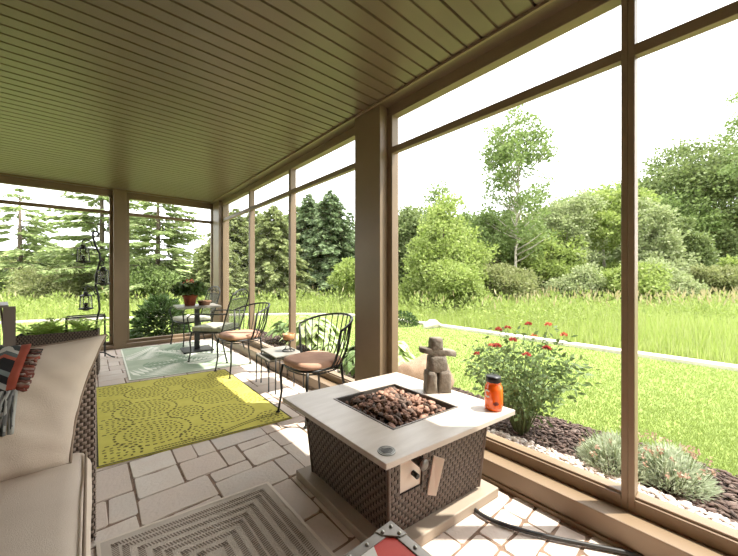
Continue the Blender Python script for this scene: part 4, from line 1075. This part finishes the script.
def conifer(label, u, d, v_top, wpx, leaf, name='spruce_tree', whorls=26, droop=.25, dens=1.0, low=.08, group='conifers beyond the meadow', gap=0, shp=.7):
    d = d*DK if d > 15.5 else d; h = ztop(v_top, d); R = wpx*WK*d/F/2
    t = tree_thing(name, label, u, d, 'tree', group)
    P, D, Ln, Wd = [], [], [], []; b = MB()
    b.tube([(0,0,0),(0,0,h*.5),(0,0,h)], [R*.03+.04, R*.02+.02, .012], 8)
    sp = .0068*d
    for k in range(whorls):
        f = k/(whorls-1); z = h*(low+(.985-low)*f); Rl = R*((1-f)**shp*.97+.03)*random.uniform(.78,1.08)
        nb = max(5, int((9-4*f)*dens))
        for j in range(nb):
            a_ = 2*pi*(j+random.random()*.7)/nb+k*1.3; l = Rl*random.uniform(.65,1.08)
            if random.random() < gap: continue
            dz = -droop*l*random.uniform(.6,1.3); ca, sa = cos(a_), sin(a_)
            if l > .6: b.tube([(0,0,z),(ca*l*.5,sa*l*.5,z+dz*.35+.03*l),(ca*l*.92,sa*l*.92,z+dz)], [.022,.014,.006], 4, cap=False)
            m = max(4, int(l/sp*2.4*dens))
            for i in range(m):
                q = (i+.5)/m; q = .12+.88*q
                px, py, pz = ca*l*q, sa*l*q, z+dz*(q**1.5)+.05*l*q*(1-q)
                for s in (-1,1):
                    wl = l*.30*(1-q)*1.2+sp*1.3
                    P.append((px+random.gauss(0,.3)*sp,py+random.gauss(0,.3)*sp,pz+random.gauss(0,.35)*sp)); D.append((ca*.8-sa*s*random.uniform(.3,1.1), sa*.8+ca*s*random.uniform(.3,1.1), -.15-.25*random.random()))
                    Ln.append(wl*random.uniform(.7,1.2)); Wd.append(sp*random.uniform(.7,1.3))
    npmesh('foliage', leaves(np.array(P), np.array(D), np.array(Ln), np.array(Wd)), 4, M[leaf], t)
    b.build('trunk', M['bark'], t); return t
# --- through the long right hand windows
broad('tall slender pale trunked aspen rising above all others in the right window', 516, 21, 113, 58, 'leaf_mid', 'aspen_tree', 'birch', low=.14, n=270, per=16, ls=.19, shape='round', nb=50, cr=.07)
broad('bright lime bushy tree just right of the broad post', 446, 19, 196, 82, 'leaf_lime', low=.03, shape='cone', dens=1.5, ls=.17)
broad('thin topped sapling poking out above the lime tree', 437, 22, 176, 22, 'leaf_mid', 'sapling', 'bark', low=.45, n=26, per=12, ls=.17, nb=20, cr=.12)
broad('dark green tree hugging the right side of the broad post', 406, 30, 208, 56, 'leaf_dark', dens=1.2, low=.04)
broad('mid green tree filling the gap left of the aspen', 482, 24, 212, 74, 'leaf_mid', low=.05, dens=1.2)
broad('pale airy tree with thin white trunk right of the aspen', 566, 24, 196, 54, 'leaf_pale', 'birch_tree', 'birch', low=.08, dens=1.1, nb=24, ls=.18)
broad('pale green tree half hidden by the left side of the slim window post', 604, 25, 186, 66, 'leaf_lime', 'birch_tree', 'birch', low=.05, dens=1.3)
broad('low olive green bush at the foot of the aspen', 508, 17, 264, 44, 'leaf_olive', 'wild_shrub', low=.02, shape='bush', ls=.14, group='wild shrubs in the meadow', cat='shrub')
broad('low lime bush at the foot of the bright lime tree', 456, 16, 262, 44, 'leaf_lime', 'wild_shrub', low=.02, shape='bush', ls=.13, group='wild shrubs in the meadow', cat='shrub')
broad('low pale bush between the aspen and the slim window post', 574, 19, 266, 44, 'leaf_pale', 'wild_shrub', low=.02, shape='bush', ls=.14, group='wild shrubs in the meadow', cat='shrub')
broad('pale lime tree just right of the slim window post', 650, 22, 198, 56, 'leaf_pale', low=.03, shape='cone', dens=1.4)
broad('large round crowned tree filling the far right window', 692, 34, 147, 108, 'leaf_dark', low=.10, dens=2.0, n=560)
broad('large broad tree cut by the right edge of the picture', 752, 29, 150, 96, 'leaf_dark', low=.08, dens=2.0, n=460)
broad('tall thin leafy tree at the very right edge', 748, 25, 92, 34, 'leaf_mid', 'aspen_tree', 'bark', low=.35, n=90, per=14, ls=.19)
broad('mid green pointed bushy tree in front of the large round crowned tree', 684, 24, 218, 48, 'leaf_dark', low=.02, shape='cone', dens=1.3)
broad('small lime tree at the right edge above the seed heads', 735, 21, 258, 34, 'leaf_lime', low=.02, shape='cone')
broad('rounded pale bush at the foot of the pale lime tree', 660, 18, 258, 46, 'leaf_pale', 'wild_shrub', low=.02, shape='bush', ls=.14, group='wild shrubs in the meadow', cat='shrub')
broad('distant mid green tree between the aspen and the pale birch', 540, 36, 212, 70, 'leaf_olive', dens=1.2, low=.04)
broad('distant dark tree behind the slim window post', 628, 40, 186, 80, 'leaf_mid', dens=1.4)
broad('distant lime tree peeping over the lime bushy tree', 460, 38, 226, 80, 'leaf_mid', dens=1.2)
broad('dark tree filling the skyline between the broad post and the lime tree', 424, 34, 212, 80, 'leaf_dark', dens=1.4, low=.04)
broad('mid green tree behind the pale birch with the thin white trunk', 586, 33, 194, 84, 'leaf_mid', dens=1.6, low=.04)
broad('olive tree behind the gap between the aspen and the lime tree', 494, 33, 224, 84, 'leaf_olive', dens=1.5, low=.04)
broad('mid green tree between the pale lime tree and the large round crowned one', 664, 31, 196, 70, 'leaf_mid', dens=1.5, low=.04)
broad('dark tree low in the gap left of the pale birch', 546, 23, 232, 64, 'leaf_lime', dens=1.4, low=.02)
broad('pale bush below the slim window post at the meadow edge', 628, 18, 262, 60, 'leaf_lime', 'wild_shrub', low=.02, shape='bush', ls=.14, group='wild shrubs in the meadow', cat='shrub')
broad('pale shrub between the pointed bushy tree and the right edge', 712, 20, 262, 44, 'leaf_olive', 'wild_shrub', low=.02, shape='bush', ls=.14, group='wild shrubs in the meadow', cat='shrub')
# --- left hand bays of the right wall
conifer('tallest blue green spruce, standing near the broad post', 330, 25, 190, 88, 'needle', whorls=34, dens=1.3)
conifer('blue green spruce just right of the middle mullion, left of the tallest one', 309, 27, 194, 78, 'needle', whorls=32, dens=1.3)
conifer('yellowish spruce between the two mullions', 274, 22, 205, 92, 'needle_y', whorls=30, dens=1.3)
conifer('yellowish spruce left of the first mullion beside the corner post', 236, 22, 208, 84, 'needle_y', whorls=30, dens=1.3)
conifer('small dark distant spruce against the broad post', 350, 36, 212, 34, 'needle', whorls=24)
broad('lime green bush at the left edge of the broad post', 354, 19, 258, 36, 'leaf_lime', 'wild_shrub', low=.02, shape='bush', group='wild shrubs in the meadow', cat='shrub', ls=.14)
conifer('yellowish spruce seen between the two tall mullions, behind the others', 255, 30, 210, 90, 'needle_y', whorls=30, dens=1.2)
conifer('dull green spruce filling the gap at the middle mullion', 296, 31, 206, 80, 'needle_l', whorls=30, dens=1.2)
conifer('dull green spruce behind the mullion nearest the corner post', 228, 31, 214, 80, 'needle_y', whorls=28, dens=1.2)
# --- end wall windows
conifer('airy spruce with visible trunk at the left edge', 20, 15, 188, 116, 'needle_l', whorls=17, droop=.22, gap=.3, low=.16, dens=.8)
conifer('large airy larch behind the lantern stand', 102, 13.5, 128, 104, 'needle_l', 'larch_tree', whorls=26, droop=.12, gap=.35, low=.12, dens=.85)
conifer('large airy larch in the middle of the bistro window', 158, 13, 150, 96, 'needle_l', 'larch_tree', whorls=26, droop=.08, gap=.32, low=.14, dens=.85)
conifer('dense pointed spruce beside the corner post', 218, 19, 232, 74, 'needle_y', whorls=24, dens=1.3)
broad('yellow green bush behind the ferns', 62, 15, 262, 80, 'leaf_olive', 'wild_shrub', low=.02, shape='bush', ls=.13, group='wild shrubs in the meadow', cat='shrub')
broad('mid green bush below the bistro window larch', 150, 14.5, 262, 60, 'leaf_mid', 'wild_shrub', low=.02, shape='bush', ls=.12, group='wild shrubs in the meadow', cat='shrub')
broad('distant round tree left of the bistro window larch', 118, 34, 258, 70, 'leaf_mid', dens=1)
broad('distant round tree at the left edge', 40, 38, 256, 90, 'leaf_olive', dens=1)

# ================================================================== GARDEN PLANTS
def strap_clump(name, label, x, y, r, h, leaf, n, lw, cat='plant', group=None, zg=-.06, flowers=None, arch=.55, extra=None):
    t = thing(name, label, cat, (x,y,zg), 0, group)
    a = rng.uniform(0,2*pi,n); q = rng.uniform(.15,1,n); V = []
    base = np.stack([cos_(a)*r*.25*q, sin_(a)*r*.25*q, np.zeros(n)],1)
    ln = rng.uniform(.7,1.1,n); out = np.stack([cos_(a),sin_(a),np.zeros(n)],1)
    side = np.stack([-sin_(a),cos_(a),np.zeros(n)],1)
    K = 5; prev = None
    for k in range(K+1):
        s = k/K; c = base+out*(r*q*ln*s**1.2)[:,None]; c[:,2] += h*ln*(1-.35*q)*(s*1.25-arch*s*s)
        w = lw*(np.sin(pi*min(.97,.12+.85*s))**.8); l_, r_ = c-side*w/2, c+side*w/2
        if prev is not None: V.append(np.stack([prev[0],prev[1],r_,l_],1))
        prev = (l_, r_)
    Vv = np.stack(V,1).reshape(-1,3)
    npmesh('foliage', Vv, 4, M[leaf], t)
    return t
def hosta(label, x, y, r, h, leaf, n=70, nm='hosta'):
    t = thing(nm, label, 'plant', (x,y,-.07), 0, 'hostas along the window wall')
    V = []; b = MB()
    for i in range(n):
        a_ = random.uniform(0,6.28); q = random.uniform(.2,1); d = Vector((cos(a_),sin(a_),0)); s = Vector((-sin(a_),cos(a_),0))
        p0 = d*r*q*.55+Vector((0,0,h*(1-.55*q)*random.uniform(.75,1.1))); ln = random.uniform(.12,.19)*r/.35; w = ln*.62
        b.tube([d*.03, p0*.6+Vector((0,0,h*.1)), p0], .004, 4)
        rows_ = []
        for k in range(6):
            f = k/5; c = p0+d*ln*f+Vector((0,0,.05*f-.13*f*f)); ww = w*.5*sin(pi*(.08+.92*f))**.75 if f < 1 else 0.002
            rows_.append((c-s*ww+Vector((0,0,ww*.3)), c, c+s*ww+Vector((0,0,ww*.3))))
        for k in range(5):
            A, B = rows_[k], rows_[k+1]
            V += [A[0],A[1],B[1],B[0], A[1],A[2],B[2],B[1]]
    npmesh('leaves', np.array([v[:] for v in V]), 4, M[leaf], t); b.build('stalks', M['stem'], t); return t
hosta('large pale variegated hosta clump outside the two left mullions', 2.75, 4.55, .52, .62, 'leaf_vari', 190)
hosta('pale hosta right of the large variegated clump', 2.6, 3.75, .36, .36, 'leaf_vari', 110)
hosta('green hosta just left of the broad post behind the near chair', 2.52, 3.02, .36, .44, 'leaf_hosta', 120)
hosta('light green hosta behind the boulder right of the broad post', 3.0, 2.95, .34, .42, 'leaf_vari', 110)
hosta('green hosta outside near the corner post', 2.8, 5.6, .40, .42, 'leaf_hosta', 80)
bl = MB(); bl.blob((0,0,.16), (.36,.25,.24), 3, .35, 1.4, 4); bo_ = tag(bl.build('boulder', M['boulder']), 'rough tan sandstone boulder outside behind the stone figure', 'boulder'); bo_.location = (2.72,2.22,-.08); bo_.rotation_euler = (0,0,-.5)
# leafy shrub outside the end wall
def mound(name, label, x, y, r, h, leaf, n, ln, wd, z=-.1, group=None, cat='shrub'):
    t = thing(name, label, cat, (x,y,z), 0, group)
    a = rng.uniform(0,2*pi,n); c = rng.uniform(-.1,1,n); k = rng.uniform(.55,1,n)**.5; s = np.sqrt(1-c.clip(0,1)**2)
    P = np.stack([r*k*s*cos_(a), r*k*s*sin_(a), h*k*c.clip(0.02,1)],1); D = P/np.array([r,r,h])+rng.normal(size=(n,3))*.35-np.array([0,0,.25])
    npmesh('foliage', leaves(P, D, ln*rng.uniform(.7,1.2,n), wd*rng.uniform(.7,1.2,n)), 4, M[leaf], t)
    b = MB()
    for i in range(12): a_ = i*.55; b.tube([(0,0,0),(r*.3*cos(a_),r*.3*sin(a_),h*.45),(r*.65*cos(a_*1.3),r*.65*sin(a_*1.3),h*.75)], [.008,.006,.003], 5)
    b.build('stems', M['stem'], t); return t
mound('garden_shrub', 'deep green broad leafed shrub outside the bistro window', 1.13, 8.0, .46, .80, 'leaf_deep', 1500, .17, .075)
mound('garden_shrub', 'low dark green mound at the lawn edging right of the broad post', 6.15, 5.75, .42, .34, 'leaf_deep', 700, .08, .05, group='low mounds at the edging')
mound('garden_shrub', 'low green mound at the lawn edging closest to the broad post', 5.95, 6.5, .45, .36, 'leaf_mid', 700, .08, .05, group='low mounds at the edging')
er = MB(); er.blob((0,0,.06), (.26,.16,.13), 3, .3, 1.5, 9); e_ = tag(er.build('edging_rock', M['concrete']), 'pale rock at the end of the lawn edging', 'rock'); e_.location = (6.38,4.95,-.1)
# silver clumps by the slim post
def silver(label, x, y, r, h, pink):
    t = thing('silver_perennial', label, 'plant', (x,y,-.065), 0, 'silver clumps beside the gravel')
    n = 2600; a = rng.uniform(0,2*pi,n); q = np.sqrt(rng.uniform(0,1,n)); P = np.stack([r*q*.8*cos_(a), r*q*.8*sin_(a), h*.75*(1-q**2)*rng.uniform(.2,1,n)],1)
    D = np.stack([cos_(a)*q*.9, sin_(a)*q*.9, np.full(n,.8)],1)+rng.normal(size=(n,3))*.35
    npmesh('foliage', leaves(P, D, rng.uniform(.045,.09,n), rng.uniform(.005,.009,n)), 4, M['leaf_silver'], t)
    n = 60; a = rng.uniform(0,2*pi,n); q = np.sqrt(rng.uniform(0,1,n)); P = np.stack([r*q*cos_(a), r*q*sin_(a), h*(.8+.3*rng.uniform(0,1,n))*(1-.45*q**2)],1)
    b = MB()
    for p in P: b.tube([(p[0]*.6,p[1]*.6,0),tuple(p)], .0016, 4)
    b.build('stems', M['stem'], t)
    m = pink; Pf = np.repeat(P[:m],6,0)+rng.normal(size=(m*6,3))*.006
    npmesh('flowers', leaves(Pf, rng.normal(size=(m*6,3)), .018, .014), 4, M['petal_p'], t)['kind'] = 'stuff'
    return t
silver('silvery grey spiky clump left of the slim window post', 2.62, .52, .22, .24, 10)
silver('silvery grey spiky clump with pink seed flowers right of the slim window post', 2.70, .27, .22, .24, 40)
# flowering bush behind the jar
fbush = thing('flowering_bush', 'leafy garden bush with coral red blooms behind the candle jar', 'bush', (2.62,1.14,-.07))
b = MB(); tips = []
for i in range(34):
    a_ = i*2.4; q = .10+.36*math.sqrt((i+.5)/34); hh = (.86-.9*q*q*1.4)*random.uniform(.8,1.08)
    e = Vector((q*cos(a_), q*sin(a_), hh)); m_ = Vector((e.x*.35, e.y*.35, hh*.5))
    b.tube([(e.x*.1,e.y*.1,0), m_, e], [.006,.004,.002], 5); tips.append((m_, e))
b.build('stems', M['stem'], fbush)
P, D = [], []
for m_, e in tips:
    for k in range(64):
        f = random.random()**.9; p = (m_*.6).lerp(e, f)+Vector((random.gauss(0,.045),random.gauss(0,.045),random.gauss(0,.03)))
        P.append(p[:]); D.append((p.x+random.gauss(0,.3), p.y+random.gauss(0,.3), random.gauss(-.05,.25)))
n = len(P); npmesh('foliage', leaves(np.array(P), np.array(D), rng.uniform(.035,.07,n), rng.uniform(.016,.03,n)), 4, M['leaf_bush'], fbush)
tips2 = sorted([e for _, e in tips], key=lambda e: -e.z)[:9]+[e for _, e in tips if e.x < -.1][:7]
for i, e in enumerate(tips2):
    n = 34; o = unit(rng.normal(size=(n,3))); o[:,2] = np.abs(o[:,2])*.7
    npmesh('flower', leaves(np.array(e[:])+np.array([0,0,.012])+o*.016*rng.uniform(.5,1,(n,1)), o, .020, .018), 4, M['petal' if i%4 else 'petal_o'], fbush)

# ================================================================== LIGHT
w = bpy.data.worlds.new('sky'); SC.world = w; w.use_nodes = True
bg = w.node_tree.nodes['Background']; bg.inputs[0].default_value = (.97,.985,1,1); bg.inputs[1].default_value = 1.9
EL = rad(64)
sd = Vector((CS*cos(EL), -SN*cos(EL), sin(EL)))       # towards the sun
sl = bpy.data.lights.new('sun','SUN'); sl.energy = 5.0; sl.angle = rad(.6); sl.color = (1,.95,.86)
so_ = bpy.data.objects.new('sun', sl); COL.objects.link(so_); so_.rotation_euler = sd.to_track_quat('Z','Y').to_euler(); so_.location = (6,-4,9)
SC.view_settings.view_transform = 'Standard'; SC.view_settings.look = 'None'; SC.view_settings.gamma = 1; SC.view_settings.exposure = 1.1
SC.view_settings.use_curve_mapping = False
